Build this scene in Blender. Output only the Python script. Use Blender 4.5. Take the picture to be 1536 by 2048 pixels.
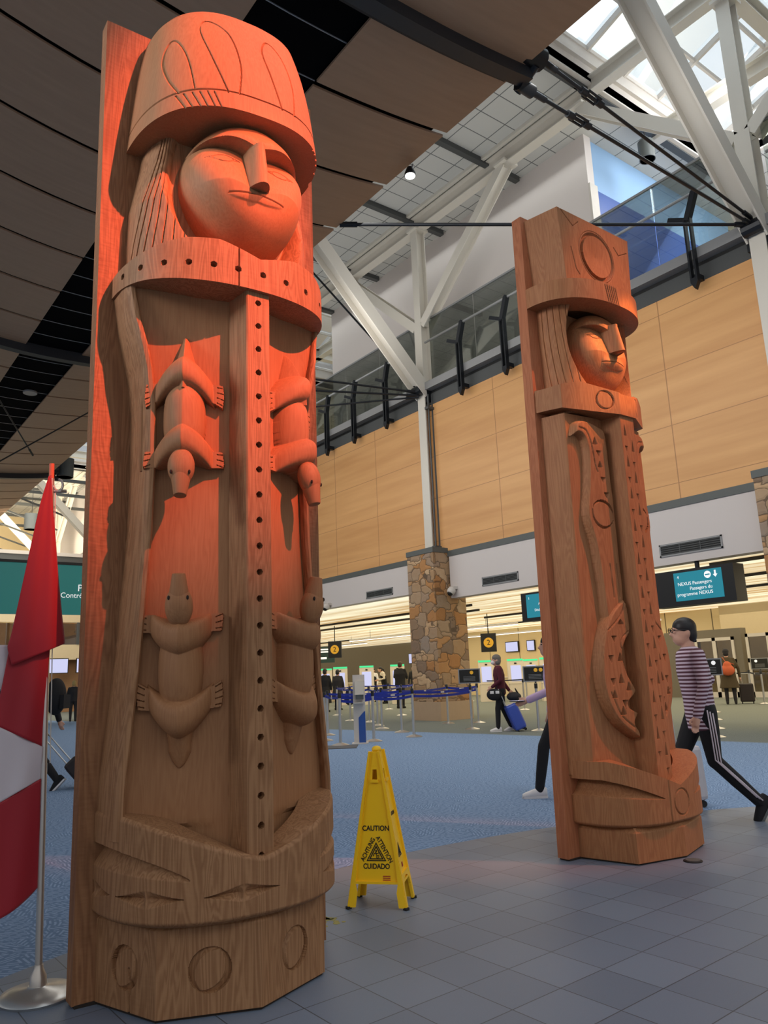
import bpy, bmesh, math, random
import numpy as np
from mathutils import Vector, Matrix
random.seed(7)
rng = np.random.default_rng(7)
for o in list(bpy.data.objects):
    bpy.data.objects.remove(o, do_unlink=True)
scene = bpy.context.scene
COL = scene.collection
PI = math.pi

# ------------------------------------------------------------------ camera
F_PX = 1540.0
EYE = (0.0, 0.0, 1.30)
yaw, tilt, roll = math.radians(37.5), math.radians(12.0), math.radians(2.3)
fw = Vector((math.sin(yaw) * math.cos(tilt), math.cos(yaw) * math.cos(tilt), math.sin(tilt)))
r0 = Vector((math.cos(yaw), -math.sin(yaw), 0.0))
u0 = r0.cross(fw)
cr = math.cos(roll) * r0 - math.sin(roll) * u0
cu = math.sin(roll) * r0 + math.cos(roll) * u0
cam_data = bpy.data.cameras.new('camera')
cam = bpy.data.objects.new('camera', cam_data)
COL.objects.link(cam)
cam_data.sensor_fit = 'AUTO'
cam_data.sensor_width = 36.0
cam_data.lens = F_PX / 2048.0 * 36.0
cam_data.clip_start = 0.05
cam_data.clip_end = 300
cam.matrix_world = Matrix(((cr.x, cu.x, -fw.x, EYE[0]), (cr.y, cu.y, -fw.y, EYE[1]),
                           (cr.z, cu.z, -fw.z, EYE[2]), (0, 0, 0, 1)))
scene.camera = cam

# ------------------------------------------------------------------ colour management
vs = scene.view_settings
vs.view_transform = 'Standard'
vs.look = 'None'
vs.exposure = 0.0
vs.gamma = 1.0
vs.use_curve_mapping = False

# ------------------------------------------------------------------ sky
world = bpy.data.worlds.new('sky')
scene.world = world
world.use_nodes = True
wn = world.node_tree.nodes
wl = world.node_tree.links
wn.clear()
w_out = wn.new('ShaderNodeOutputWorld')
w_bg = wn.new('ShaderNodeBackground')
w_tc = wn.new('ShaderNodeTexCoord')
w_sep = wn.new('ShaderNodeSeparateXYZ')
w_ramp = wn.new('ShaderNodeValToRGB')
wl.new(w_tc.outputs['Generated'], w_sep.inputs[0])
wl.new(w_sep.outputs['Z'], w_ramp.inputs[0])
w_ramp.color_ramp.elements[0].position = 0.42
w_ramp.color_ramp.elements[0].color = (0.45, 0.45, 0.46, 1)
w_ramp.color_ramp.elements[1].position = 0.62
w_ramp.color_ramp.elements[1].color = (2.7, 3.0, 3.2, 1)
wl.new(w_ramp.outputs[0], w_bg.inputs['Color'])
w_bg.inputs['Strength'].default_value = 1.0
wl.new(w_bg.outputs[0], w_out.inputs[0])

# ------------------------------------------------------------------ big lights
def spot(name, loc, target, power, color, size_deg, blend, radius=0.05):
    d = bpy.data.lights.new(name, 'SPOT')
    d.energy = power
    d.color = color
    d.spot_size = math.radians(size_deg)
    d.spot_blend = blend
    d.shadow_soft_size = radius
    o = bpy.data.objects.new(name, d)
    COL.objects.link(o)
    o.location = loc
    v = Vector(target) - Vector(loc)
    o.rotation_euler = v.to_track_quat('-Z', 'Y').to_euler()
    return o

def area(name, loc, target, power, color, sx, sy):
    d = bpy.data.lights.new(name, 'AREA')
    d.energy = power
    d.color = color
    d.shape = 'RECTANGLE'
    d.size = sx
    d.size_y = sy
    o = bpy.data.objects.new(name, d)
    COL.objects.link(o)
    o.location = loc
    v = Vector(target) - Vector(loc)
    o.rotation_euler = v.to_track_quat('-Z', 'Y').to_euler()
    return o

o = spot('spotlight_red', (3.85, -4.0, 9.4), (1.68, 3.35, 3.75), 12800, (1.0, 0.165, 0.085), 21, 0.7, 0.05)
o.scale = (0.46, 1, 1)
spot('fill_red_face', (3.4, -4.6, 6.4), (1.68, 3.1, 3.72), 3600, (1.0, 0.20, 0.10), 5.6, 0.5, 0.05)  # added low spot that lifts the face out of the hat's shadow
o = spot('spotlight_amber', (8.0, -0.7, 9.3), (5.05, 3.5, 2.9), 2600, (1.0, 0.24, 0.09), 27, 0.8, 0.04)
o.scale = (0.50, 1, 1)
spot('spotlight_face', (7.4, -0.9, 8.6), (5.1, 3.4, 3.72), 5600, (1.0, 0.34, 0.09), 6.5, 0.6, 0.04)
o = area('daylight_left', (-7.0, 5.2, 6.8), (1.3, 3.6, 4.3), 34, (0.96, 0.97, 1.0), 3, 3)
o.data.spread = math.radians(34)
area('hall_fill_near', (4.5, 0.5, 9.2), (4.5, 1.5, 0), 150, (0.88, 0.94, 1.0), 6, 6)  # unseen area light added under the canopy as general fill
area('hall_fill_wall', (7.4, 14, 9.3), (13.5, 14, 3.0), 900, (1.0, 0.96, 0.9), 24, 3)  # added fill aimed at the wood wall, no fitting there
area('hall_fill_far', (6, 40, 9.0), (8, 46, 4), 1500, (1.0, 0.93, 0.80), 10, 14)  # unseen light added to brighten the far part of the hall
area('end_hall_fill', (8, 56, 9.5), (10, 62, 16), 2600, (1.0, 0.88, 0.66), 10, 6)  # added to bring up the cream end of the hall, source unseen
area('roof_fill', (11.5, 15, 11.0), (12.5, 15, 16.2), 110, (1.0, 0.98, 0.95), 20, 2)  # invisible fill added because the roof tiles get little light
area('gallery_end_fill', (20, 7.5, 15.6), (20, 11.7, 12.5), 500, (0.95, 0.98, 1.0), 6, 3)  # unseen light put in to brighten the blue end wall
area('gallery_top_fill', (16.0, 18, 15.6), (16.0, 18, 10), 60, (0.95, 1.0, 0.97), 0.8, 20)  # unseen fill added to lighten the wall behind the balustrade glass
area('gallery_fill', (12.5, 22, 11.2), (16.0, 22, 14.5), 130, (1.0, 0.97, 0.92), 22, 2)  # added fill towards the upper gallery wall, no fitting modelled
area('checkin_lamps', (24, 16, 3.25), (24, 16, 0), 1300, (1.0, 0.86, 0.62), 14, 40)

# ------------------------------------------------------------------ mesh helpers
def link_mesh(name, verts, faces, mat=None, parent=None, smooth=False, loc=None, rotz=None, angle=None):
    me = bpy.data.meshes.new(name)
    me.from_pydata([tuple(map(float, v)) for v in verts], [], faces)
    me.update()
    bm = bmesh.new()
    bm.from_mesh(me)
    bmesh.ops.recalc_face_normals(bm, faces=bm.faces)
    bm.to_mesh(me)
    bm.free()
    o = bpy.data.objects.new(name, me)
    COL.objects.link(o)
    if mat is not None:
        if isinstance(mat, (list, tuple)):
            for m in mat:
                me.materials.append(m)
        else:
            me.materials.append(mat)
    if smooth:
        me.polygons.foreach_set('use_smooth', [True] * len(me.polygons))
        if angle is not None:
            me.set_sharp_from_angle(angle=math.radians(angle))
    if parent is not None:
        o.parent = parent
    if loc is not None:
        o.location = loc
    if rotz is not None:
        o.rotation_euler = (0, 0, rotz)
    return o

class MB:
    """collects shapes that belong to one mesh"""
    def __init__(self):
        self.v = []
        self.f = []
    def add(self, verts, faces):
        n = len(self.v)
        self.v += [tuple(v) for v in verts]
        self.f += [[i + n for i in f] for f in faces]
        return self
    def box(self, x0, x1, y0, y1, z0, z1):
        v = [(x0, y0, z0), (x1, y0, z0), (x1, y1, z0), (x0, y1, z0), (x0, y0, z1), (x1, y0, z1), (x1, y1, z1), (x0, y1, z1)]
        f = [[0, 3, 2, 1], [4, 5, 6, 7], [0, 1, 5, 4], [1, 2, 6, 5], [2, 3, 7, 6], [3, 0, 4, 7]]
        return self.add(v, f)
    def prism(self, poly, z0, z1):
        n = len(poly)
        v = [(p[0], p[1], z0) for p in poly] + [(p[0], p[1], z1) for p in poly]
        f = [list(range(n))[::-1], list(range(n, 2 * n))]
        f += [[i, (i + 1) % n, n + (i + 1) % n, n + i] for i in range(n)]
        return self.add(v, f)
    def extrude(self, pts3, vec):
        n = len(pts3)
        vec = Vector(vec)
        v = [tuple(p) for p in pts3] + [tuple(Vector(p) + vec) for p in pts3]
        f = [list(range(n))[::-1], list(range(n, 2 * n))]
        f += [[i, (i + 1) % n, n + (i + 1) % n, n + i] for i in range(n)]
        return self.add(v, f)
    def tube(self, pts, r, n=8, cap=True):
        pts = [Vector(p) for p in pts]
        rs = r if isinstance(r, (list, tuple)) else [r] * len(pts)
        rings = []
        ref = None
        for i, p in enumerate(pts):
            if i == 0:
                t = pts[1] - pts[0]
            elif i == len(pts) - 1:
                t = pts[-1] - pts[-2]
            else:
                t = (pts[i + 1] - pts[i]).normalized() + (pts[i] - pts[i - 1]).normalized()
            t.normalize()
            if ref is None:
                ref = Vector((0, 0, 1)) if abs(t.z) < 0.9 else Vector((1, 0, 0))
            a = t.cross(ref)
            a.normalize()
            b = t.cross(a)
            b.normalize()
            ref = -b if False else ref
            rings.append([p + rs[i] * (math.cos(2 * PI * k / n) * a + math.sin(2 * PI * k / n) * b) for k in range(n)])
        v = [q for ring in rings for q in ring]
        f = []
        for i in range(len(pts) - 1):
            for k in range(n):
                f.append([i * n + k, i * n + (k + 1) % n, (i + 1) * n + (k + 1) % n, (i + 1) * n + k])
        if cap:
            f.append(list(range(n))[::-1])
            f.append(list(range((len(pts) - 1) * n, len(pts) * n)))
        return self.add(v, f)
    def lathe(self, prof, n=24, c=(0, 0, 0)):
        v = []
        f = []
        m = len(prof)
        for r, z in prof:
            for k in range(n):
                a = 2 * PI * k / n
                v.append((c[0] + r * math.cos(a), c[1] + r * math.sin(a), c[2] + z))
        for i in range(m - 1):
            for k in range(n):
                f.append([i * n + k, i * n + (k + 1) % n, (i + 1) * n + (k + 1) % n, (i + 1) * n + k])
        f.append(list(range(n))[::-1])
        f.append(list(range((m - 1) * n, m * n)))
        return self.add(v, f)
    def ellipsoid(self, c, r, nu=16, nv=10, rot=None):
        prof = []
        v = []
        f = []
        for j in range(1, nv):
            t = PI * j / nv
            for k in range(nu):
                a = 2 * PI * k / nu
                p = Vector((r[0] * math.sin(t) * math.cos(a), r[1] * math.sin(t) * math.sin(a), r[2] * math.cos(t)))
                if rot is not None:
                    p = rot @ p
                v.append(tuple(Vector(c) + p))
        for j in range(nv - 2):
            for k in range(nu):
                f.append([j * nu + k, j * nu + (k + 1) % nu, (j + 1) * nu + (k + 1) % nu, (j + 1) * nu + k])
        top = Vector((0, 0, r[2]))
        bot = Vector((0, 0, -r[2]))
        if rot is not None:
            top = rot @ top
            bot = rot @ bot
        v.append(tuple(Vector(c) + top))
        v.append(tuple(Vector(c) + bot))
        it = len(v) - 2
        for k in range(nu):
            f.append([it, (k + 1) % nu, k])
            f.append([it + 1, (nv - 2) * nu + k, (nv - 2) * nu + (k + 1) % nu])
        return self.add(v, f)
    def beam(self, p0, p1, w, h, up=(0, 0, 1), kind='I', tf=0.03, tw=0.02):
        """straight member from p0 to p1; w across, h along 'up'"""
        p0, p1 = Vector(p0), Vector(p1)
        t = (p1 - p0).normalized()
        s = t.cross(Vector(up))
        s.normalize()
        u = s.cross(t)
        u.normalize()
        def bar(s0, s1, u0_, u1):
            q = [p0 + s * a + u * b for a, b in ((s0, u0_), (s1, u0_), (s1, u1), (s0, u1))]
            self.extrude(q, p1 - p0)
        if kind == 'I':
            bar(-w / 2, w / 2, h / 2 - tf, h / 2)
            bar(-w / 2, w / 2, -h / 2, -h / 2 + tf)
            bar(-tw / 2, tw / 2, -h / 2 + tf, h / 2 - tf)
        else:
            bar(-w / 2, w / 2, -h / 2, h / 2)
        return self
    def build(self, name, mat=None, parent=None, smooth=False, loc=None, rotz=None, angle=None):
        return link_mesh(name, self.v, self.f, mat, parent, smooth, loc, rotz, angle)

def box(name, x0, x1, y0, y1, z0, z1, mat, parent=None, bev=0.0):
    o = MB().box(x0, x1, y0, y1, z0, z1).build(name, mat, parent)
    if bev > 0:
        m = o.modifiers.new('bevel', 'BEVEL')
        m.width = bev
        m.segments = 2
    return o

def empty(name, loc=(0, 0, 0), rotz=0.0):
    o = bpy.data.objects.new(name, None)
    COL.objects.link(o)
    o.location = loc
    o.rotation_euler = (0, 0, rotz)
    o.empty_display_size = 0.1
    return o

def tag(o, label, cat, group=None, kind=None):
    if label:
        o['label'] = label
    if cat:
        o['category'] = cat
    if group:
        o['group'] = group
    if kind:
        o['kind'] = kind
    return o

def struct(o):
    o['kind'] = 'structure'
    return o

def children(o):
    return [c for c in COL.objects if c.parent == o]

def copy_tree(o, parent=None):
    c = o.copy()
    COL.objects.link(c)
    if parent is not None:
        c.parent = parent
    for ch in children(o):
        copy_tree(ch, c)
    return c

FONT = None
def text(name, body, mat, parent, size, loc, rot, align='LEFT', extrude=0.001, bold=0.0):
    cu_ = bpy.data.curves.new(name, 'FONT')
    cu_.body = body
    cu_.size = size
    cu_.align_x = align
    cu_.align_y = 'CENTER'
    cu_.extrude = extrude
    cu_.offset = bold * size
    tmp = bpy.data.objects.new(name, cu_)
    COL.objects.link(tmp)
    dg = bpy.context.evaluated_depsgraph_get()
    me = bpy.data.meshes.new_from_object(tmp.evaluated_get(dg))
    bpy.data.objects.remove(tmp, do_unlink=True)
    bpy.data.curves.remove(cu_)
    me.name = name
    me.materials.clear()
    me.materials.append(mat)
    o = bpy.data.objects.new(name, me)
    COL.objects.link(o)
    o.parent = parent
    o.location = loc
    o.rotation_euler = rot
    return o

# ------------------------------------------------------------------ materials
def S(*c):
    """sRGB 0-255 to linear"""
    return tuple(((x / 255) / 12.92 if x / 255 <= 0.04045 else ((x / 255 + 0.055) / 1.055) ** 2.4) for x in c)

def new_mat(name):
    m = bpy.data.materials.new(name)
    m.use_nodes = True
    nt = m.node_tree
    return m, nt, nt.nodes.get('Principled BSDF')

def plain(name, col, rough=0.5, metal=0.0, noise=0.06, scale=8.0, emit=None, strength=0.0):
    m, nt, b = new_mat(name)
    if noise > 0:
        tc = nt.nodes.new('ShaderNodeTexCoord')
        nz = nt.nodes.new('ShaderNodeTexNoise')
        nz.inputs['Scale'].default_value = scale
        nz.inputs['Detail'].default_value = 4
        mix = nt.nodes.new('ShaderNodeMixRGB')
        mix.inputs[1].default_value = (*[c * (1 - noise) for c in col], 1)
        mix.inputs[2].default_value = (*[min(1, c * (1 + noise)) for c in col], 1)
        nt.links.new(tc.outputs['Object'], nz.inputs['Vector'])
        nt.links.new(nz.outputs[0], mix.inputs[0])
        nt.links.new(mix.outputs[0], b.inputs['Base Color'])
    else:
        b.inputs['Base Color'].default_value = (*col, 1)
    b.inputs['Roughness'].default_value = rough
    b.inputs['Metallic'].default_value = metal
    if emit:
        b.inputs['Emission Color'].default_value = (*emit, 1)
        b.inputs['Emission Strength'].default_value = strength
    return m

class NT:
    """tiny node-graph helper"""
    def __init__(self, nt):
        self.nt = nt
    def n(self, t, **kw):
        nd = self.nt.nodes.new(t)
        for k, v in kw.items():
            setattr(nd, k, v)
        return nd
    def l(self, a, b):
        self.nt.links.new(a, b)
    def math(self, op, a, b=None, c=None):
        nd = self.nt.nodes.new('ShaderNodeMath')
        nd.operation = op
        for i, x in enumerate((a, b, c)):
            if x is None:
                continue
            if isinstance(x, (int, float)):
                nd.inputs[i].default_value = x
            else:
                self.nt.links.new(x, nd.inputs[i])
        return nd.outputs[0]
    def mix(self, fac, a, b):
        nd = self.nt.nodes.new('ShaderNodeMixRGB')
        for i, x in enumerate((fac, a, b)):
            if isinstance(x, (int, float)):
                nd.inputs[i].default_value = x
            elif isinstance(x, tuple):
                nd.inputs[i].default_value = (*x, 1)
            else:
                self.nt.links.new(x, nd.inputs[i])
        return nd.outputs[0]

def wood_mat(name, dark, light, adze=1.0, grain_scale=1.0, rough=0.62, ring=0.45):
    """cedar: long vertical grain with knots of swirl, fine adze ripples as bump"""
    m, nt, b = new_mat(name)
    g = NT(nt)
    tc = g.n('ShaderNodeTexCoord')
    mp = g.n('ShaderNodeMapping')
    mp.inputs['Scale'].default_value = (9 * grain_scale, 9 * grain_scale, 0.8 * grain_scale)
    g.l(tc.outputs['Object'], mp.inputs['Vector'])
    n1 = g.n('ShaderNodeTexNoise')
    n1.inputs['Scale'].default_value = 1.0
    n1.inputs['Detail'].default_value = 3
    n1.inputs['Distortion'].default_value = 0.6
    g.l(mp.outputs[0], n1.inputs['Vector'])
    rings = g.math('SINE', g.math('MULTIPLY', n1.outputs[0], 95.0))
    rings = g.math('MULTIPLY_ADD', rings, 0.5, 0.5)
    mp2 = g.n('ShaderNodeMapping')
    mp2.inputs['Scale'].default_value = (60, 60, 2.2)
    g.l(tc.outputs['Object'], mp2.inputs['Vector'])
    n2 = g.n('ShaderNodeTexNoise')
    n2.inputs['Scale'].default_value = 2.0
    n2.inputs['Detail'].default_value = 5
    g.l(mp2.outputs[0], n2.inputs['Vector'])
    fac = g.math('ADD', g.math('MULTIPLY', rings, ring), g.math('MULTIPLY', n2.outputs[0], 1.0 - ring))
    col = g.mix(fac, dark, light)
    n3 = g.n('ShaderNodeTexNoise')
    n3.inputs['Scale'].default_value = 2.3
    g.l(tc.outputs['Object'], n3.inputs['Vector'])
    col = g.mix(g.math('MULTIPLY', n3.outputs[0], 0.35), col, tuple(c * 0.72 for c in dark))
    g.l(col, b.inputs['Base Color'])
    b.inputs['Roughness'].default_value = rough
    b.inputs['Specular IOR Level'].default_value = 0.25
    mp3 = g.n('ShaderNodeMapping')
    mp3.inputs['Scale'].default_value = (16, 16, 46)
    g.l(tc.outputs['Object'], mp3.inputs['Vector'])
    n4 = g.n('ShaderNodeTexNoise')
    n4.inputs['Scale'].default_value = 1.0
    n4.inputs['Detail'].default_value = 1
    g.l(mp3.outputs[0], n4.inputs['Vector'])
    h = g.math('ADD', g.math('MULTIPLY', n4.outputs[0], adze), g.math('MULTIPLY', fac, 0.12))
    bp = g.n('ShaderNodeBump')
    bp.inputs['Strength'].default_value = 0.55
    bp.inputs['Distance'].default_value = 0.006
    g.l(h, bp.inputs['Height'])
    g.l(bp.outputs[0], b.inputs['Normal'])
    return m

M = {}
M['cedar'] = wood_mat('cedar', (0.215, 0.092, 0.038), (0.46, 0.24, 0.115), adze=0.45)
M['cedar_plank'] = wood_mat('cedar_plank', (0.185, 0.074, 0.031), (0.39, 0.185, 0.085), adze=1.0)
M['cedar_smooth'] = wood_mat('cedar_smooth', (0.28, 0.12, 0.050), (0.44, 0.215, 0.098), adze=0.10, ring=0.2)
M['cedar_b'] = wood_mat('cedar_b', (0.27, 0.105, 0.042), (0.43, 0.195, 0.082), adze=0.2)
M['cedar_b_plank'] = wood_mat('cedar_b_plank', (0.33, 0.105, 0.045), (0.50, 0.19, 0.085), adze=0.25)
M['groove'] = plain('groove_shadow_gap', (0.02, 0.012, 0.008), 0.9)  # near-black colour painted as shade under the posts; animal eyes share it
M['white_paint'] = plain('white_paint', S(205, 198, 190), 0.6, noise=0.03)
M['wall_white'] = plain('wall_white', S(212, 204, 200), 0.75, noise=0.02, scale=0.6)
M['steel_white'] = plain('steel_white', S(214, 208, 196), 0.42, noise=0.03, scale=2)
M['grey_band'] = plain('grey_band', S(88, 92, 90), 0.5, noise=0.04)
M['dark_band'] = plain('dark_band', S(74, 76, 76), 0.5, noise=0.05)
M['rail_grey'] = plain('rail_grey', S(150, 150, 150), 0.38, metal=0.3, noise=0.03)
M['black_metal'] = plain('black_metal', S(34, 37, 42), 0.38, metal=0.4, noise=0.05)
M['beam_dark'] = plain('beam_dark', S(38, 40, 44), 0.45, noise=0.04)
M['black'] = plain('black', S(14, 14, 15), 0.5, noise=0.1)
M['void'] = plain('matt_black', S(9, 9, 11), 0.95, noise=0)
M['void'].node_tree.nodes['Principled BSDF'].inputs['Specular IOR Level'].default_value = 0.05
M['chrome'] = plain('brushed_metal', S(200, 198, 195), 0.32, metal=0.85, noise=0.04)
M['pole_metal'] = plain('pole_metal', S(205, 196, 186), 0.30, metal=0.75, noise=0.03)
M['yellow'] = plain('yellow_plastic', S(255, 200, 26), 0.38, noise=0.03, scale=5)
M['ink'] = plain('black_ink', S(20, 18, 14), 0.6, noise=0)
M['red_ink'] = plain('red_ink', S(170, 40, 35), 0.6, noise=0)
M['white_ink'] = plain('white_ink', S(240, 240, 240), 0.6, noise=0, emit=(1, 1, 1), strength=0.5)
M['belt_blue'] = plain('belt_blue', S(18, 42, 150), 0.7, noise=0.06)
M['belt_dark'] = plain('belt_dark', S(22, 26, 40), 0.7, noise=0.06)
M['screen_teal'] = plain('screen_teal', S(10, 40, 48), 0.3, noise=0, emit=S(28, 128, 146), strength=0.95)
M['screen_white'] = plain('screen_white', S(60, 60, 70), 0.3, noise=0, emit=S(205, 208, 245), strength=0.95)
M['green_light'] = plain('green_light', S(60, 160, 110), 0.3, noise=0, emit=S(60, 215, 140), strength=1.0)
M['lamp_white'] = plain('lamp_white', S(255, 255, 250), 0.3, noise=0, emit=(1, 0.97, 0.9), strength=6.0)
M['sign_teal'] = plain('sign_teal', S(22, 92, 88), 0.4, noise=0.02, emit=S(30, 104, 100), strength=0.55)
M['kiosk'] = plain('kiosk_white', S(225, 214, 196), 0.45, noise=0.02)
M['beige'] = plain('beige_panel', S(214, 196, 160), 0.6, noise=0.04)
M['stone_base'] = plain('plinth_concrete', S(176, 150, 122), 0.7, noise=0.05)
M['rubber'] = plain('rubber', S(30, 28, 28), 0.8, noise=0.05)
M['orange_cap'] = plain('cedar_cap', S(178, 96, 66), 0.6)

def glass_mat(name, tint, refl=0.10, rough=0.0):
    m, nt, b = new_mat(name)
    nt.nodes.remove(b)
    g = NT(nt)
    out = nt.nodes['Material Output']
    tr = g.n('ShaderNodeBsdfTransparent')
    tr.inputs[0].default_value = (*tint, 1)
    gl = g.n('ShaderNodeBsdfGlossy')
    gl.inputs['Roughness'].default_value = rough
    lw = g.n('ShaderNodeLayerWeight')
    lw.inputs[0].default_value = 0.35
    f = g.math('MULTIPLY_ADD', lw.outputs['Fresnel'], 0.75, refl)
    mx = g.n('ShaderNodeMixShader')
    g.l(f, mx.inputs[0])
    g.l(tr.outputs[0], mx.inputs[1])
    g.l(gl.outputs[0], mx.inputs[2])
    g.l(mx.outputs[0], out.inputs[0])
    return m
M['glass'] = glass_mat('balustrade_glass', (0.86, 0.90, 0.88), 0.05)
M['sky_glass'] = glass_mat('skylight_glass', (0.92, 0.97, 1.0), 0.02)

def panel_wood():
    """pale veneer on the wall: wide soft bands running along Y, panel joints"""
    m, nt, b = new_mat('veneer_panels')
    g = NT(nt)
    tc = g.n('ShaderNodeTexCoord')
    mp = g.n('ShaderNodeMapping')
    mp.inputs['Scale'].default_value = (1, 0.16, 2.2)
    g.l(tc.outputs['Object'], mp.inputs['Vector'])
    n1 = g.n('ShaderNodeTexNoise')
    n1.inputs['Scale'].default_value = 1.6
    n1.inputs['Detail'].default_value = 5
    g.l(mp.outputs[0], n1.inputs['Vector'])
    r = g.n('ShaderNodeValToRGB')
    r.color_ramp.elements[0].position = 0.3
    r.color_ramp.elements[0].color = (*S(206, 150, 92), 1)
    r.color_ramp.elements[1].position = 0.72
    r.color_ramp.elements[1].color = (*S(224, 170, 110), 1)
    g.l(n1.outputs[0], r.inputs[0])
    sp = g.n('ShaderNodeSeparateXYZ')
    g.l(tc.outputs['Object'], sp.inputs[0])
    joint = None
    for axis, pos in (('Z', 5.2), ('Z', 6.52), ('Z', 7.84), ('Z', 9.16)):
        d = g.math('LESS_THAN', g.math('ABSOLUTE', g.math('SUBTRACT', sp.outputs[axis], pos)), 0.008)
        joint = d if joint is None else g.math('MAXIMUM', joint, d)
    for pos in (3.5, 9.12, 14.49, 20.16, 22.66, 28.2, 33.9, 39.0):
        d = g.math('LESS_THAN', g.math('ABSOLUTE', g.math('SUBTRACT', sp.outputs['Y'], pos)), 0.013)
        joint = g.math('MAXIMUM', joint, d)
    col = g.mix(g.math('MULTIPLY', joint, 0.7), r.outputs[0], S(150, 100, 58))
    g.l(col, b.inputs['Base Color'])
    b.inputs['Roughness'].default_value = 0.5
    return m
M['veneer'] = panel_wood()

def tile_roof():
    m, nt, b = new_mat('ceiling_tiles')
    g = NT(nt)
    tc = g.n('ShaderNodeTexCoord')
    sp = g.n('ShaderNodeSeparateXYZ')
    g.l(tc.outputs['Object'], sp.inputs[0])
    def line(o, pitch, off, w):
        f = g.math('FRACT', g.math('DIVIDE', g.math('SUBTRACT', o, off), pitch))
        return g.math('LESS_THAN', g.math('ABSOLUTE', g.math('SUBTRACT', f, 0.5)), w / pitch / 2)
    j = g.math('MAXIMUM', line(sp.outputs['X'], 0.93, 0.05, 0.03), line(sp.outputs['Y'], 0.70, 0.35, 0.03))
    col = g.mix(j, S(198, 198, 194), S(110, 112, 112))
    g.l(col, b.inputs['Base Color'])
    b.inputs['Roughness'].default_value = 0.8
    return m
M['roof_tiles'] = tile_roof()

def canopy_wood():
    m, nt, b = new_mat('canopy_veneer')
    g = NT(nt)
    tc = g.n('ShaderNodeTexCoord')
    mp = g.n('ShaderNodeMapping')
    mp.inputs['Scale'].default_value = (0.5, 5, 2)
    g.l(tc.outputs['Object'], mp.inputs['Vector'])
    n1 = g.n('ShaderNodeTexNoise')
    n1.inputs['Scale'].default_value = 2.2
    n1.inputs['Detail'].default_value = 6
    g.l(mp.outputs[0], n1.inputs['Vector'])
    col = g.mix(n1.outputs[0], (0.37, 0.22, 0.13), (0.47, 0.29, 0.175))
    g.l(col, b.inputs['Base Color'])
    b.inputs['Roughness'].default_value = 0.5
    return m
M['canopy'] = canopy_wood()

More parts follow.
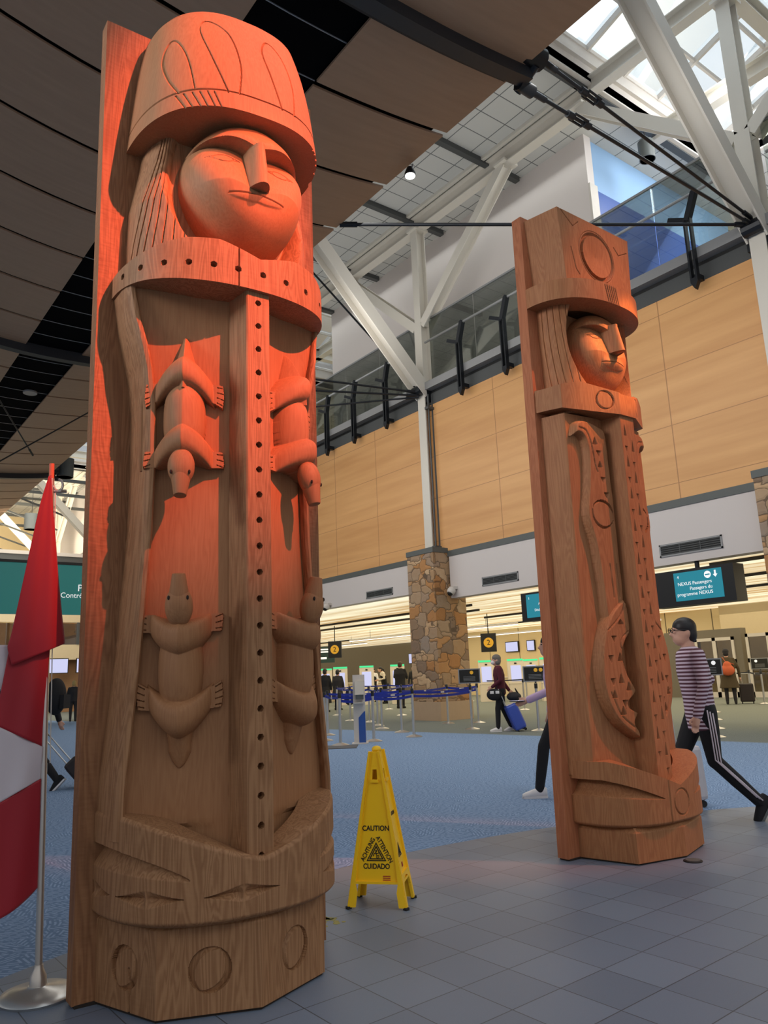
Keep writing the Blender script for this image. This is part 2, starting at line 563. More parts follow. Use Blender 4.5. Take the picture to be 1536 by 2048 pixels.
def floor_mat():
    m, nt, b = new_mat('tile_and_carpet')
    g = NT(nt)
    tc = g.n('ShaderNodeTexCoord')
    sp = g.n('ShaderNodeSeparateXYZ')
    g.l(tc.outputs['Object'], sp.inputs[0])
    X, Y = sp.outputs['X'], sp.outputs['Y']
    # tile grid, rows offset by half
    a = math.radians(2.0)
    xr = g.math('ADD', g.math('MULTIPLY', X, math.cos(a)), g.math('MULTIPLY', Y, math.sin(a) * 0.2))
    yr = g.math('SUBTRACT', g.math('MULTIPLY', Y, math.cos(a)), g.math('MULTIPLY', X, math.sin(a)))
    P = 0.298
    rowf = g.math('DIVIDE', g.math('SUBTRACT', yr, 0.09), P)
    fy = g.math('FRACT', rowf)
    row = g.math('FLOOR', rowf)
    colf = g.math('DIVIDE', g.math('SUBTRACT', xr, 0.165), P)
    fx = g.math('FRACT', colf)
    coln = g.math('FLOOR', colf)
    ly = g.math('LESS_THAN', g.math('ABSOLUTE', g.math('SUBTRACT', fy, 0.5)), 0.0085)
    lx = g.math('LESS_THAN', g.math('ABSOLUTE', g.math('SUBTRACT', fx, 0.5)), 0.0085)
    grout = g.math('MAXIMUM', lx, ly)
    cv = g.n('ShaderNodeCombineXYZ')
    g.l(g.math('FLOOR', g.math('ADD', colf, 0.5)), cv.inputs[0])
    g.l(g.math('FLOOR', g.math('ADD', rowf, 0.5)), cv.inputs[1])
    wn_ = g.n('ShaderNodeTexWhiteNoise')
    wn_.noise_dimensions = '2D'
    g.l(cv.outputs[0], wn_.inputs['Vector'])
    n1 = g.n('ShaderNodeTexNoise')
    n1.inputs['Scale'].default_value = 220
    n1.inputs['Detail'].default_value = 2
    g.l(tc.outputs['Object'], n1.inputs['Vector'])
    tfac = g.math('ADD', g.math('MULTIPLY', wn_.outputs['Value'], 0.55), g.math('MULTIPLY', n1.outputs[0], 0.45))
    tile = g.mix(tfac, S(104, 114, 130), S(126, 136, 152))
    tile = g.mix(grout, tile, S(70, 74, 80))
    # carpet: short dashes lying in patches of changing direction
    vo = g.n('ShaderNodeTexVoronoi')
    vo.inputs['Scale'].default_value = 7.5
    g.l(tc.outputs['Object'], vo.inputs['Vector'])
    ss = g.n('ShaderNodeSeparateXYZ')
    g.l(vo.outputs['Color'], ss.inputs[0])
    ang = g.math('MULTIPLY', ss.outputs[0], PI)
    s1 = g.math('ADD', g.math('MULTIPLY', X, g.math('COSINE', ang)), g.math('MULTIPLY', Y, g.math('SINE', ang)))
    s2 = g.math('SUBTRACT', g.math('MULTIPLY', Y, g.math('COSINE', ang)), g.math('MULTIPLY', X, g.math('SINE', ang)))
    st = g.math('SINE', g.math('MULTIPLY', s1, 240))
    brk = g.math('SINE', g.math('ADD', g.math('MULTIPLY', s2, 48), g.math('MULTIPLY', g.math('FLOOR', g.math('MULTIPLY', s1, 240 / (2 * PI))), 1.9)))
    dash = g.math('MULTIPLY', g.math('GREATER_THAN', st, 0.1), g.math('GREATER_THAN', brk, -0.75))
    nb = g.n('ShaderNodeTexNoise')
    nb.inputs['Scale'].default_value = 60
    g.l(tc.outputs['Object'], nb.inputs['Vector'])
    cblue = g.mix(g.math('MULTIPLY', dash, 0.8), S(114, 138, 170), S(164, 186, 216))
    cblue = g.mix(g.math('MULTIPLY', nb.outputs[0], 0.35), cblue, S(134, 156, 188))
    cgrey = g.mix(g.math('MULTIPLY', dash, 0.5), S(120, 125, 120), S(142, 146, 140))
    # the plainer grey carpet of the check-in side
    nbx = g.n('ShaderNodeTexNoise')
    nbx.inputs['Scale'].default_value = 1.2
    g.l(tc.outputs['Object'], nbx.inputs['Vector'])
    edge = g.math('ADD', g.math('ADD', X, g.math('MULTIPLY', Y, 0.13)), g.math('MULTIPLY', nbx.outputs[0], 0.2))
    far = g.n('ShaderNodeMapRange')
    far.inputs[1].default_value = 13.55
    far.inputs[2].default_value = 13.75
    g.l(edge, far.inputs[0])
    carpet = g.mix(far.outputs[0], cblue, cgrey)
    dx = g.math('SUBTRACT', X, 3.72)
    dy = g.math('ADD', Y, 1.95)
    rr = g.math('SQRT', g.math('ADD', g.math('MULTIPLY', dx, dx), g.math('MULTIPLY', dy, dy)))
    inside = g.math('LESS_THAN', rr, 6.80)
    col = g.mix(inside, carpet, tile)
    g.l(col, b.inputs['Base Color'])
    g.l(g.math('SUBTRACT', 0.92, g.math('MULTIPLY', inside, 0.50)), b.inputs['Roughness'])
    g.l(g.math('MULTIPLY', inside, 0.45), b.inputs['Specular IOR Level'])
    bp = g.n('ShaderNodeBump')
    bp.inputs['Strength'].default_value = 0.25
    bp.inputs['Distance'].default_value = 0.004
    hh = g.math('ADD', g.math('MULTIPLY', g.math('SUBTRACT', 1.0, inside), g.math('MULTIPLY', dash, 1.0)), g.math('MULTIPLY', inside, g.math('SUBTRACT', 1.0, grout)))
    g.l(hh, bp.inputs['Height'])
    g.l(bp.outputs[0], b.inputs['Normal'])
    return m
M['floor'] = floor_mat()

def lit_ceiling():
    """check-in ceiling: long luminous strips between warm timber battens"""
    m, nt, b = new_mat('luminous_batten_ceiling')
    g = NT(nt)
    tc = g.n('ShaderNodeTexCoord')
    mp = g.n('ShaderNodeMapping')
    mp.inputs['Scale'].default_value = (1.0, 0.05, 1)
    g.l(tc.outputs['Object'], mp.inputs['Vector'])
    n1 = g.n('ShaderNodeTexNoise')
    n1.inputs['Scale'].default_value = 2.6
    n1.inputs['Detail'].default_value = 3
    g.l(mp.outputs[0], n1.inputs['Vector'])
    r = g.n('ShaderNodeValToRGB')
    e = r.color_ramp.elements
    e[0].position = 0.36
    e[0].color = (*S(196, 158, 104), 1)
    e[1].position = 0.60
    e[1].color = (*S(255, 246, 214), 1)
    g.l(n1.outputs[0], r.inputs[0])
    g.l(r.outputs[0], b.inputs['Base Color'])
    g.l(r.outputs[0], b.inputs['Emission Color'])
    b.inputs['Emission Strength'].default_value = 0.85
    b.inputs['Roughness'].default_value = 0.6
    return m
M['lit_ceiling'] = lit_ceiling()

def stone_mat():
    m, nt, b = new_mat('ashlar_stone')
    g = NT(nt)
    tc = g.n('ShaderNodeTexCoord')
    mp = g.n('ShaderNodeMapping')
    mp.inputs['Scale'].default_value = (2.2, 2.2, 3.0)
    g.l(tc.outputs['Object'], mp.inputs['Vector'])
    nd = g.n('ShaderNodeTexNoise')
    nd.inputs['Scale'].default_value = 1.4
    g.l(mp.outputs[0], nd.inputs['Vector'])
    va = g.n('ShaderNodeVectorMath')
    va.operation = 'MULTIPLY_ADD'
    va.inputs[1].default_value = (0.30, 0.30, 0.40)
    g.l(nd.outputs['Color'], va.inputs[0])
    g.l(mp.outputs[0], va.inputs[2])
    v = g.n('ShaderNodeTexVoronoi')
    v.distance = 'CHEBYCHEV'
    v.inputs['Scale'].default_value = 1.0
    v.inputs['Randomness'].default_value = 0.85
    g.l(va.outputs[0], v.inputs['Vector'])
    v2 = g.n('ShaderNodeTexVoronoi')
    v2.feature = 'F2'
    v2.distance = 'CHEBYCHEV'
    v2.inputs['Scale'].default_value = 1.0
    v2.inputs['Randomness'].default_value = 0.85
    g.l(va.outputs[0], v2.inputs['Vector'])
    gap = g.math('SUBTRACT', v2.outputs['Distance'], v.outputs['Distance'])
    sx = g.n('ShaderNodeSeparateXYZ')
    g.l(v.outputs['Color'], sx.inputs[0])
    r = g.n('ShaderNodeValToRGB')
    e = r.color_ramp.elements
    e[0].position = 0.0
    e[0].color = (*S(176, 124, 74), 1)
    e[1].position = 1.0
    e[1].color = (*S(148, 140, 130), 1)
    for p, c in ((0.2, S(186, 136, 84)), (0.4, S(206, 178, 142)), (0.6, S(120, 108, 96)), (0.8, S(178, 146, 106))):
        x = e.new(p)
        x.color = (*c, 1)
    g.l(sx.outputs[0], r.inputs[0])
    nf = g.n('ShaderNodeTexNoise')
    nf.inputs['Scale'].default_value = 5
    nf.inputs['Detail'].default_value = 6
    g.l(tc.outputs['Object'], nf.inputs['Vector'])
    col = g.mix(g.math('MULTIPLY', nf.outputs[0], 0.55), r.outputs[0], S(160, 112, 66))
    edge = g.math('LESS_THAN', gap, 0.035)
    col = g.mix(g.math('MULTIPLY', edge, 0.65), col, S(70, 54, 40))
    g.l(col, b.inputs['Base Color'])
    b.inputs['Roughness'].default_value = 0.8
    bp = g.n('ShaderNodeBump')
    bp.inputs['Strength'].default_value = 0.8
    bp.inputs['Distance'].default_value = 0.03
    g.l(g.math('ADD', g.math('MINIMUM', g.math('MULTIPLY', gap, 4), 0.6), g.math('MULTIPLY', nf.outputs[0], 0.5)), bp.inputs['Height'])
    g.l(bp.outputs[0], b.inputs['Normal'])
    return m
M['stone'] = stone_mat()
# ================================================================== SETTING
WX = 15.2            # face of the right-hand wall
struct(MB().box(-26, 46, -14, 74, -0.2, 0.0).build('floor', M['floor']))

# --- roof with two skylight wells
RZ = 16.2
def roof_part(x0, x1, y0, y1):
    return (x0, x1, y0, y1, RZ, RZ + 0.25)
mb = MB()
for q in (roof_part(-26, 12.0, -14, 74), roof_part(21.5, 32, -14, 74), roof_part(12.0, 21.5, -14, 2.9), roof_part(12.0, 21.5, 10.2, 24.8),
          roof_part(12.0, 21.5, 32.0, 46.4), roof_part(12.0, 21.5, 53.6, 74)):
    mb.box(*q)
struct(mb.build('ceiling', M['roof_tiles']))

def skylight(n, y0, y1):
    root = empty('window_%d' % n, (0, 0, 0))
    struct(root)
    x0, x1, zt = 12.0, 21.5, RZ + 1.0
    cb = MB()
    cb.box(x0 - .12, x0, y0 - .12, y1 + .12, RZ - .05, zt).box(x1, x1 + .12, y0 - .12, y1 + .12, RZ - .05, zt)
    cb.box(x0, x1, y0 - .12, y0, RZ - .05, zt).box(x0, x1, y1, y1 + .12, RZ - .05, zt)
    cb.box(x0, x1, y1 - .10, y1, RZ + .45, RZ + .6).box(x0, x1, y0, y0 + .1, RZ + .45, RZ + .6)
    cb.build('curb', M['white_paint'], root)
    mid = (y0 + y1) / 2
    rz = zt + 1.1
    mu = MB()
    nx = 6
    for i in range(nx + 1):
        x = x0 + (x1 - x0) * i / nx
        mu.beam((x, y0, zt), (x, mid, rz), .08, .16, kind='B')
        mu.beam((x, y1, zt), (x, mid, rz), .08, .16, kind='B')
    for t in (0.0, 0.33, 0.66):
        for s in (0, 1):
            y = (y0 + (mid - y0) * t) if s == 0 else (y1 - (y1 - mid) * t)
            z = zt + 1.1 * t
            mu.beam((x0, y, z), (x1, y, z), .07, .12, kind='B')
    mu.beam((x0, mid, rz), (x1, mid, rz), .14, .2, kind='B')
    mu.build('glazing_bars', M['white_paint'], root)
    gl = MB()
    gl.add([(x0, y0, zt + .06), (x1, y0, zt + .06), (x1, mid, rz + .06), (x0, mid, rz + .06)], [[0, 1, 2, 3]])
    gl.add([(x0, y1, zt + .06), (x1, y1, zt + .06), (x1, mid, rz + .06), (x0, mid, rz + .06)], [[0, 1, 2, 3]])
    gl.build('pane', M['sky_glass'], root)
    bm_ = MB()
    for x in (15.2, 18.3):
        bm_.beam((x, y0 - .3, RZ - .1), (x, y1 + .3, RZ - .1), .3, .45)
    bm_.beam((x0 - .3, mid, RZ - .1), (x1 + .3, mid, RZ - .1), .3, .45)
    bm_.build('roof_beam', M['steel_white'], root)
    tr = MB()
    tr.box(x0, x1, y1 + .12, y1 + .34, RZ - .1, RZ + .0).box(x0, x1, y0 - .34, y0 - .12, RZ - .1, RZ)
    tr.build('edge_trim', M['dark_band'], root)
skylight(1, 2.9, 10.2)
skylight(2, 24.8, 32.0)
skylight(3, 46.4, 53.6)

# --- roof beams under the tiles
mb = MB()
for y in (14.06, 17.6, 21.3, 35.6, 39.0, 42.4, 57, 60.6, 64):
    mb.box(8.5, 16.5, y - .09, y + .09, RZ - .16, RZ + .02)
struct(mb.build('trim_1', M['dark_band']))
mb = MB()
for y0, y1 in ((10.4, 24.6), (32.2, 46.2), (53.8, 70)):
    mb.beam((15.2, y0, 15.88), (15.2, y1, 15.88), .32, .5)
    mb.box(14.86, 14.98, y0, y1, 16.1, 16.22)
struct(mb.build('trim_2', M['steel_white']))

# --- suspended timber canopy
def rz(x):
    d = x - 4.4
    return 9.77 + (0.046 if d < 0 else 0.0252) * d * d
canopy = struct(empty('ceiling_canopy'))
def ribbon(x0, x1, y0, y1, dz, th, mat, name, n=10):
    xs = np.linspace(x0, x1, n)
    v, f = [], []
    for x in xs:
        z = rz(x) + dz
        v += [(x, y0, z), (x, y1, z), (x, y0, z + th), (x, y1, z + th)]
    for i in range(n - 1):
        a, b = 4 * i, 4 * i + 4
        f += [[a, b, b + 1, a + 1], [a + 2, a + 3, b + 3, b + 2], [a, a + 2, b + 2, b], [a + 1, b + 1, b + 3, a + 3]]
    f += [[0, 1, 3, 2], [4 * n - 4, 4 * n - 2, 4 * n - 1, 4 * n - 3]]
    return link_mesh(name, v, f, mat, canopy, smooth=False)
GAP = 0.05
PITCH = 1.655
yb = 6.50
ks = range(-5, 26)
for k in ks:
    a, b = yb + PITCH * k + GAP, yb + PITCH * (k + 1) - GAP
    if k % 8 == 0:
        a += 0.16
    if (k + 1) % 8 == 0:
        b -= 0.02
    ribbon(5.30, 7.85, a, b, 0, .04, M['canopy'], 'veneer_panel')
    ribbon(-2.4, 3.93, a, b, 0, .04, M['canopy'], 'veneer_panel', 14)
ribbon(-2.4, 7.72, yb - 5 * PITCH, yb + 26 * PITCH, .16, .05, M['void'], 'gap_shade_sheet', 24)  # black sheet standing in for the darkness seen through the panel gaps
for k in range(-10, 52):
    y = yb + PITCH / 2 * k
    ribbon(3.93, 5.30, y + .012, y + PITCH / 2 - .012, .06, .03, M['void'], 'slat_infill', 4)
    ribbon(3.93, 5.30, y - .007, y + .007, .05, .02, M['rail_grey'], 'slat_bead', 4)
for k in (-8, 0, 8, 16, 24):
    y = yb + PITCH * k
    ribbon(-2.4, 7.98, y - .16, y + .06, -.20, .36, M['beam_dark'], 'rib_beam', 24)
    ribbon(-2.4, 7.80, y + .06, y + .24, -.02, .12, M['black'], 'rib_gap', 24)
    e = MB()
    e.tube([(7.75, y - .22, 10.22), (8.12, y - .22, 10.24)], .17, 14).tube([(8.0, y - .22, 10.1), (8.0, y + .18, 9.92)], .07, 10)
    e.tube([(7.9, y + .05, 9.93), (8.2, y + .05, 9.92)], .1, 12)
    e.build('clevis', M['black_metal'], canopy, smooth=True, angle=40)

# --- right-hand wall
struct(MB().box(WX, WX + .35, -8, 16.75, 3.44, 4.67).box(WX, WX + .35, 17.2, 70, 3.75, 4.67).build('wall_right_bulkhead', M['wall_white']))
struct(MB().box(WX - .02, WX + .3, -8, 70, 4.67, 4.84).build('trim_3', M['grey_band']))
struct(MB().box(WX, WX + .3, -8, 70, 4.84, 9.52).build('wall_right', M['veneer']))
struct(MB().box(WX - .01, WX + .3, -8, 70, 9.52, 9.88).build('trim_4', M['dark_band']))
struct(MB().box(WX + .02, WX + .3, -8, 70, 9.88, 9.98).build('trim_5', M['black']))
struct(MB().box(WX - .22, WX + .3, -8, 70, 9.98, 10.22).build('trim_6', M['rail_grey']))
struct(MB().box(WX + .3, 30, -8, 70, 9.75, 10.0).build('floor_gallery', M['beige']))
struct(MB().box(16.6, 16.9, 11.60, 24.7, 10.0, RZ).box(16.6, 16.9, 33.5, 70, 10.0, RZ).build('wall_gallery', M['wall_white']))
# gallery end wall in two blues
struct(MB().box(16.9, 24.5, 11.69, 11.9, 14.55, RZ).build('wall_gallery_upper', plain('pale_blue_wall', S(142, 176, 212), 0.35, noise=0.12, scale=0.35)))
struct(MB().box(16.9, 24.5, 11.62, 11.9, 10.0, 14.55).build('wall_gallery_lower', plain('blue_glass_wall', S(70, 98, 168), 0.25, noise=0.25, scale=0.3)))
struct(MB().box(16.58, 16.92, 11.53, 11.60, 10.0, 14.6).build('trim_7', M['white_paint']))
struct(MB().box(26, 26.3, -8, 11.7, 10, RZ).build('wall_gallery_back', M['wall_white']))

# --- balustrade glass
bal = struct(empty('window_4'))
for y0, y1 in ((-3.4, 6.3), (6.9, 17.1), (17.7, 28.0), (28.5, 50)):
    n = max(1, round((y1 - y0) / 2.05))
    for i in range(n):
        a = y0 + (y1 - y0) * i / n + .012
        b = y0 + (y1 - y0) * (i + 1) / n - .012
        box('pane', WX + .02, WX + .035, a, b, 10.2, 12.38, M['glass'], bal)
    box('top_rail', WX + .0, WX + .05, y0, y1, 12.38, 12.43, M['rail_grey'], bal)
    MB().tube([(WX - .36, y0 + .2, 11.42), (WX - .36, y1 - .2, 11.42)], .035, 8).build('handrail', M['rail_grey'], bal, smooth=True)

# --- floor slab edge and ceiling over the check-in hall
struct(MB().box(WX + .35, 46, -8, 72, 3.62, 3.85).build('ceiling_checkin', M['lit_ceiling']))
mb = MB()
for x, y0, y1 in ((17.2, -2, 9.8), (18.6, 19.5, 30), (20.4, -4, 16), (20.4, 21, 46), (23.6, 17, 24), (23.6, 5, 13.5), (28, 21, 60)):
    mb.box(x, x + .06, y0, y1, 3.54, 3.62)
struct(mb.build('trim_8', M['black']))
# check-in back walls
def gridwall():
    m, nt, b = new_mat('glazed_beige_wall')
    g = NT(nt)
    tc = g.n('ShaderNodeTexCoord')
    sp = g.n('ShaderNodeSeparateXYZ')
    g.l(tc.outputs['Object'], sp.inputs[0])
    f = g.math('FRACT', g.math('DIVIDE', sp.outputs['Y'], 2.3))
    ln = g.math('LESS_THAN', f, 0.02)
    col = g.mix(ln, S(224, 204, 160), S(90, 76, 50))
    g.l(col, b.inputs['Base Color'])
    b.inputs['Roughness'].default_value = 0.35
    return m
struct(MB().box(32, 32.3, 17.5, 34.2, 0, 3.62).build('wall_checkin', gridwall()))
struct(MB().box(36, 36.3, 34.2, 74, 0, 3.62).build('wall_checkin_far', plain('taupe_wall', S(128, 118, 102), 0.5, noise=0.05)))
struct(MB().box(32, 36.3, 34.0, 34.2, 0, 3.62).build('wall_checkin_return', M['beige']))
# door screen on the right
struct(MB().box(28.2, 28.6, 15.18, 15.46, 0, 2.54).box(28.2, 28.6, 17.08, 18.4, 0, 2.54).box(28.2, 28.6, 15.46, 17.08, 2.24, 2.54).build('wall_doors', plain('grey_brown_paint', S(112, 104, 90), 0.6, noise=0.04)))
struct(MB().box(31, 31.3, 0, 17.5, 0, 3.62).build('wall_doors_back', M['beige']))
def door(n, y0, y1, zt):
    r = struct(empty('door_%d' % n))
    fr = MB()
    x = 28.15
    fr.box(x, x + .1, y0, y0 + .10, 0, zt).box(x, x + .1, y1 - .10, y1, 0, zt).box(x, x + .1, y0, y1, zt - .12, zt).box(x, x + .1, (y0 + y1) / 2 - .07, (y0 + y1) / 2 + .07, 0, zt)
    fr.box(x, x + .1, y0, y1, 1.25, 1.40).box(x, x + .1, y0, y1, 0, .2)
    fr.build('door_frame', M['white_paint'], r)
    box('pane', x + .04, x + .06, y0 + .1, (y0 + y1) / 2 - .07, .2, zt - .12, M['door_glass'], r)
    box('pane', x + .04, x + .06, (y0 + y1) / 2 + .07, y1 - .1, .2, zt - .12, M['door_glass'], r)
M['door_glass'] = glass_mat('door_glass', (0.45, 0.43, 0.38), 0.05)
door(1, 15.47, 17.06, 2.23)
door(2, 13.3, 15.0, 2.3)
door(3, 11.4, 13.1, 2.3)
struct(MB().box(17.9, 18.1, 15.5, 15.62, 0, 3.62).build('trim_9', M['dark_band']))
# sub ceiling soffit at the bulkhead right
# --- far end of the hall
struct(MB().box(-12, 15.2, 46, 46.5, 8.0, 8.25).box(-12, 15.2, 46, 46.5, 8.75, 8.95).build('trim_10', M['white_paint']))
struct(MB().box(-12, 15.2, 46.1, 46.5, 8.25, 8.75).build('trim_11', M['dark_band']))
struct(MB().box(-12, 15.2, 46.4, 46.6, 5.0, 8.0).build('wall_far_upper', M['beige']))
struct(MB().box(-12, 15.2, 46.4, 46.6, 2.9, 3.75).build('wall_far', M['beige']))
struct(MB().box(-12, 15.2, 47.2, 47.4, 0, 5.0).build('wall_far_shops', plain('far_brick', S(150, 112, 78), 0.7, noise=0.3, scale=1.2)))
mb = MB()
for i in range(24):
    mb.box(-11.9 + i * 1.13, -11.78 + i * 1.13, 46.3, 46.45, 3.75, 5.0)
struct(mb.build('trim_12', M['dark_band']))
struct(MB().box(-12, 15.2, 46.42, 46.46, 3.75, 5.0).build('window_5', glass_mat('far_glass', (0.8, 0.8, 0.78), 0.1)))
struct(MB().box(-12, 30, 72, 72.4, 0, RZ).build('wall_far_end', plain('cream_wall', S(226, 204, 160), 0.7, noise=0.1, scale=0.5)))
mb = MB()
for y in (50, 54, 58, 62, 66):
    mb.box(6, 30, y, y + .15, 14.2, 14.4)
    mb.beam((6, y, 14.3), (14, y + 2, 12.2), .1, .1, kind='B')
struct(mb.build('trim_13', M['dark_band']))

# ================================================================== STEEL TREES, STONE COLUMN, RODS
def tree_column(y, base_z):
    r = empty('steel_column', (WX, y, base_z))
    z0 = -base_z
    MB().beam((0, 0, 0), (0, 0, 12.3 + z0), .34, .40, up=(1, 0, 0), tf=.035, tw=.03).build('shaft', M['steel_white'], r)
    for tip, nm in (((0, 0, 15.65), 'branch'), ((0, -4.05, 15.68), 'branch'), ((0, 4.0, 15.68), 'branch')):
        MB().beam((0, tip[1] * .04, 12.2 + z0), (tip[0], tip[1], tip[2] + z0), .30, .36, up=(1, 0, 0), tf=.03, tw=.025).build(nm, M['steel_white'], r)
        MB().box(tip[0] - .28, tip[0] + .28, tip[1] - .22, tip[1] + .22, tip[2] + z0 - .05, tip[2] + z0 + .03).build('cap_plate', M['steel_white'], r)
    MB().beam((-.05, 0, 9.9 + z0), (-5.6, 0, 15.6 + z0), .42, .46, up=(0, 1, 0), tf=.04, tw=.03).build('branch', M['steel_white'], r)
    MB().beam((0, 0, 9.6 + z0), (0, 0, 10.25 + z0), .5, .3, kind='B', up=(1, 0, 0)).tube([(-.3, -.2, 10.0 + z0), (-.3, .2, 10.0 + z0)], .16, 12).build('clevis', M['black_metal'], r)
    MB().tube([(-.16, -.28, 0), (-.16, -.28, 4.9)], .03, 8).tube([(.0, -.28, 0), (.0, -.28, 4.9)], .03, 8).box(-.25, .1, -.36, -.2, 0.02, .1).box(-.25, .1, -.36, -.2, 4.4, 4.48).build('conduit', M['dark_band'], r)
    return r
t1 = tree_column(17.4, 4.93)
tag(t1, 'white steel branching column standing on the stone-clad pier', 'column', 'branching steel columns')
t2 = tree_column(6.6, 4.93)
tag(t2, 'white steel branching column at the upper right, under the near skylight', 'column', 'branching steel columns')
for y, lab in ((28.2, 'white steel branching column behind the left carved post'), (39.0, 'steel branching column next behind, half way down the hall'), (49.8, 'cream steel branching column above the teal hanging sign, right of the flag pole'), (60.6, 'farthest cream steel branching column above the teal sign, left of the flag')):
    t = copy_tree(t1)
    t.location = (WX, y, 4.93)
    tag(t, lab, 'column', 'branching steel columns')

def pier(y, lab):
    r = empty('stone_pier', (WX + .02, y, 0))
    h = .60
    MB().box(-h, h, -h, h, .5, 4.78).build('stone_cladding', M['stone'], r)
    MB().box(-h - .02, h + .02, -h - .02, h + .02, 0, .52).build('plinth', M['stone_base'], r)
    MB().box(-h - .02, h + .02, -h - .02, h + .02, 4.78, 4.93).build('cap', M['grey_band'], r)
    tag(r, lab, 'column', 'stone piers')
    return r
pier(17.4, 'square pier clad in brown and grey stone with a beige plinth')
pier(6.6, 'stone pier behind the right carved post')

def rod(name, p0, p1, lab, r=.035, turn=None):
    e = empty(name, p0)
    a, b = Vector((0, 0, 0)), Vector(p1) - Vector(p0)
    MB().tube([a, b], r, 8).build('rod_bar', M['black_metal'], e, smooth=True, angle=50)
    t = b.normalized()
    MB().tube([a, a + t * .35], r * 1.6, 8).build('rod_end', M['black_metal'], e, smooth=True, angle=50)
    MB().tube([b - t * .4, b], r * 1.6, 8).build('rod_end', M['black_metal'], e, smooth=True, angle=50)
    if turn:
        c = a + t * turn
        s = t.cross(Vector((0, 0, 1))).normalized() * .07
        k = MB()
        for q in (-1, 1):
            k.tube([c + s * q, c + t * .32 + s * q], .022, 6)
        k.tube([c - t * .12, c + t * .03], .058, 8).tube([c + t * .29, c + t * .44], .058, 8)
        k.build('turnbuckle', M['black_metal'], e, smooth=True, angle=50)
    tag(e, lab, 'tie rod', 'dark tie rods')
rod('tie_rod', (8.15, 6.28, 10.27), (14.95, 6.6, 10.2), 'upper of the two dark tie rods crossing above the right carved post', .03, 1.1)
rod('tie_rod', (8.15, 6.55, 9.92), (14.95, 6.6, 10.05), 'lower of the two dark tie rods crossing above the right carved post', .03, 1.0)
rod('tie_rod', (7.85, 11.3, 10.08), (14.95, 6.6, 10.08), 'long level tie rod passing behind the top of the right carved post', .035)
rod('tie_rod', (7.9, 19.7, 10.25), (14.9, 17.4, 9.95), 'upper tie rod running left from the column on the stone pier', .035)
rod('tie_rod', (7.9, 20.2, 9.75), (14.9, 17.4, 9.85), 'middle tie rod running left from the column on the stone pier', .035)
rod('tie_rod', (7.9, 24.5, 9.75), (14.9, 17.4, 9.8), 'lowest tie rod running left from the column on the stone pier', .03)
rod('tie_rod', (13.1, 21.5, 16.1), (14.95, 17.4, 10.0), 'slanting tie rod beside the steel branch above the stone pier', .035)
rod('tie_rod', (1.2, 16.0, 9.4), (5.2, 24.0, 8.2), 'thin grey stay wire crossing the ceiling from the upper left above the flag', .02)
rod('tie_rod', (6.6, 22.5, 9.5), (3.4, 22.0, 6.9), 'thin grey stay wire slanting down to the left above the flag', .02)

# brackets of the balustrade
def bracket():
    r = empty('balustrade_bracket')
    k = MB()
    pr = [(-.05, 0, 9.42), (0, 0, 9.27), (.05, 0, 9.42)]
    for s in (-.065, .065):
        k.box(-.34, -.22, s - .02, s + .02, 9.4, 10.95)
    k.extrude([(-.34, -.085, 9.40), (-.34, 0, 9.24), (-.34, .085, 9.40), (-.34, .085, 9.5), (-.34, -.085, 9.5)], (.12, 0, 0))
    k.box(-.24, -.0, -.06, .06, 9.5, 9.62)
    k.build('upright', M['black_metal'], r)
    a = MB().beam((-.28, 0, 10.9), (-.36, -.28, 11.42), .12, .14, kind='B', up=(1, 0, 0))
    a.tube([(-.42, -.28, 11.42), (-.30, -.28, 11.42)], .06, 10)
    a.build('handrail_arm', M['black_metal'], r)
    MB().beam((-.28, 0, 10.9), (-.32, .42, 11.1), .1, .09, kind='B', up=(1, 0, 0)).build('glass_arm', M['black_metal'], r)
    return r
b0 = bracket()
first = True
BR = [(7.98, 'black forked balustrade bracket right of the right carved post'), (13.68, 'black forked balustrade bracket just left of the right carved post'),
      (15.48, 'black forked balustrade bracket next to the stone pier column, on its right'), (19.12, 'black forked balustrade bracket nearest left of the steel column'),
      (20.98, 'second black forked balustrade bracket left of the steel column'), (22.7, 'third black forked balustrade bracket left of the steel column'), (24.5, 'black forked balustrade bracket at the edge of the left carved post')]
for y, lab in BR:
    o = b0 if first else copy_tree(b0)
    first = False
    o.location = (WX, y, 0)
    tag(o, lab, 'bracket', 'black balustrade brackets')

# vents, cameras
def vent(y0, y1, z0, z1, lab):
    r = empty('wall_vent', (WX, (y0 + y1) / 2, (z0 + z1) / 2))
    w, h = (y1 - y0) / 2, (z1 - z0) / 2
    MB().box(-.02, 0, -w, w, h - .035, h).box(-.02, 0, -w, w, -h, -h + .035).box(-.02, 0, -w, -w + .035, -h, h).box(-.02, 0, w - .035, w, -h, h).build('vent_frame', M['rail_grey'], r)
    box('vent_duct', -.004, .0, -w + .03, w - .03, -h + .03, h - .03, M['black'], r)
    k = MB()
    for i in range(5):
        z = -h + .05 + (2 * h - .1) * i / 4
        k.box(-.015, -.004, -w + .03, w - .03, z - .008, z + .008)
    for q in (-.33, .33):
        k.box(-.016, -.004, q * w * 1.0 - .012, q * w * 1.0 + .012, -h, h)
    k.build('vent_louvre', M['dark_band'], r)
    tag(r, lab, 'vent', 'wall vents')
vent(8.3, 9.78, 3.62, 3.90, 'black slotted vent in the white wall above the hanging teal screen')
vent(14.05, 15.42, 3.63, 3.88, 'black slotted vent in the white wall between the pier and the right carved post')
vent(19.5, 20.95, 3.84, 4.08, 'black slotted vent in the white wall left of the stone pier')
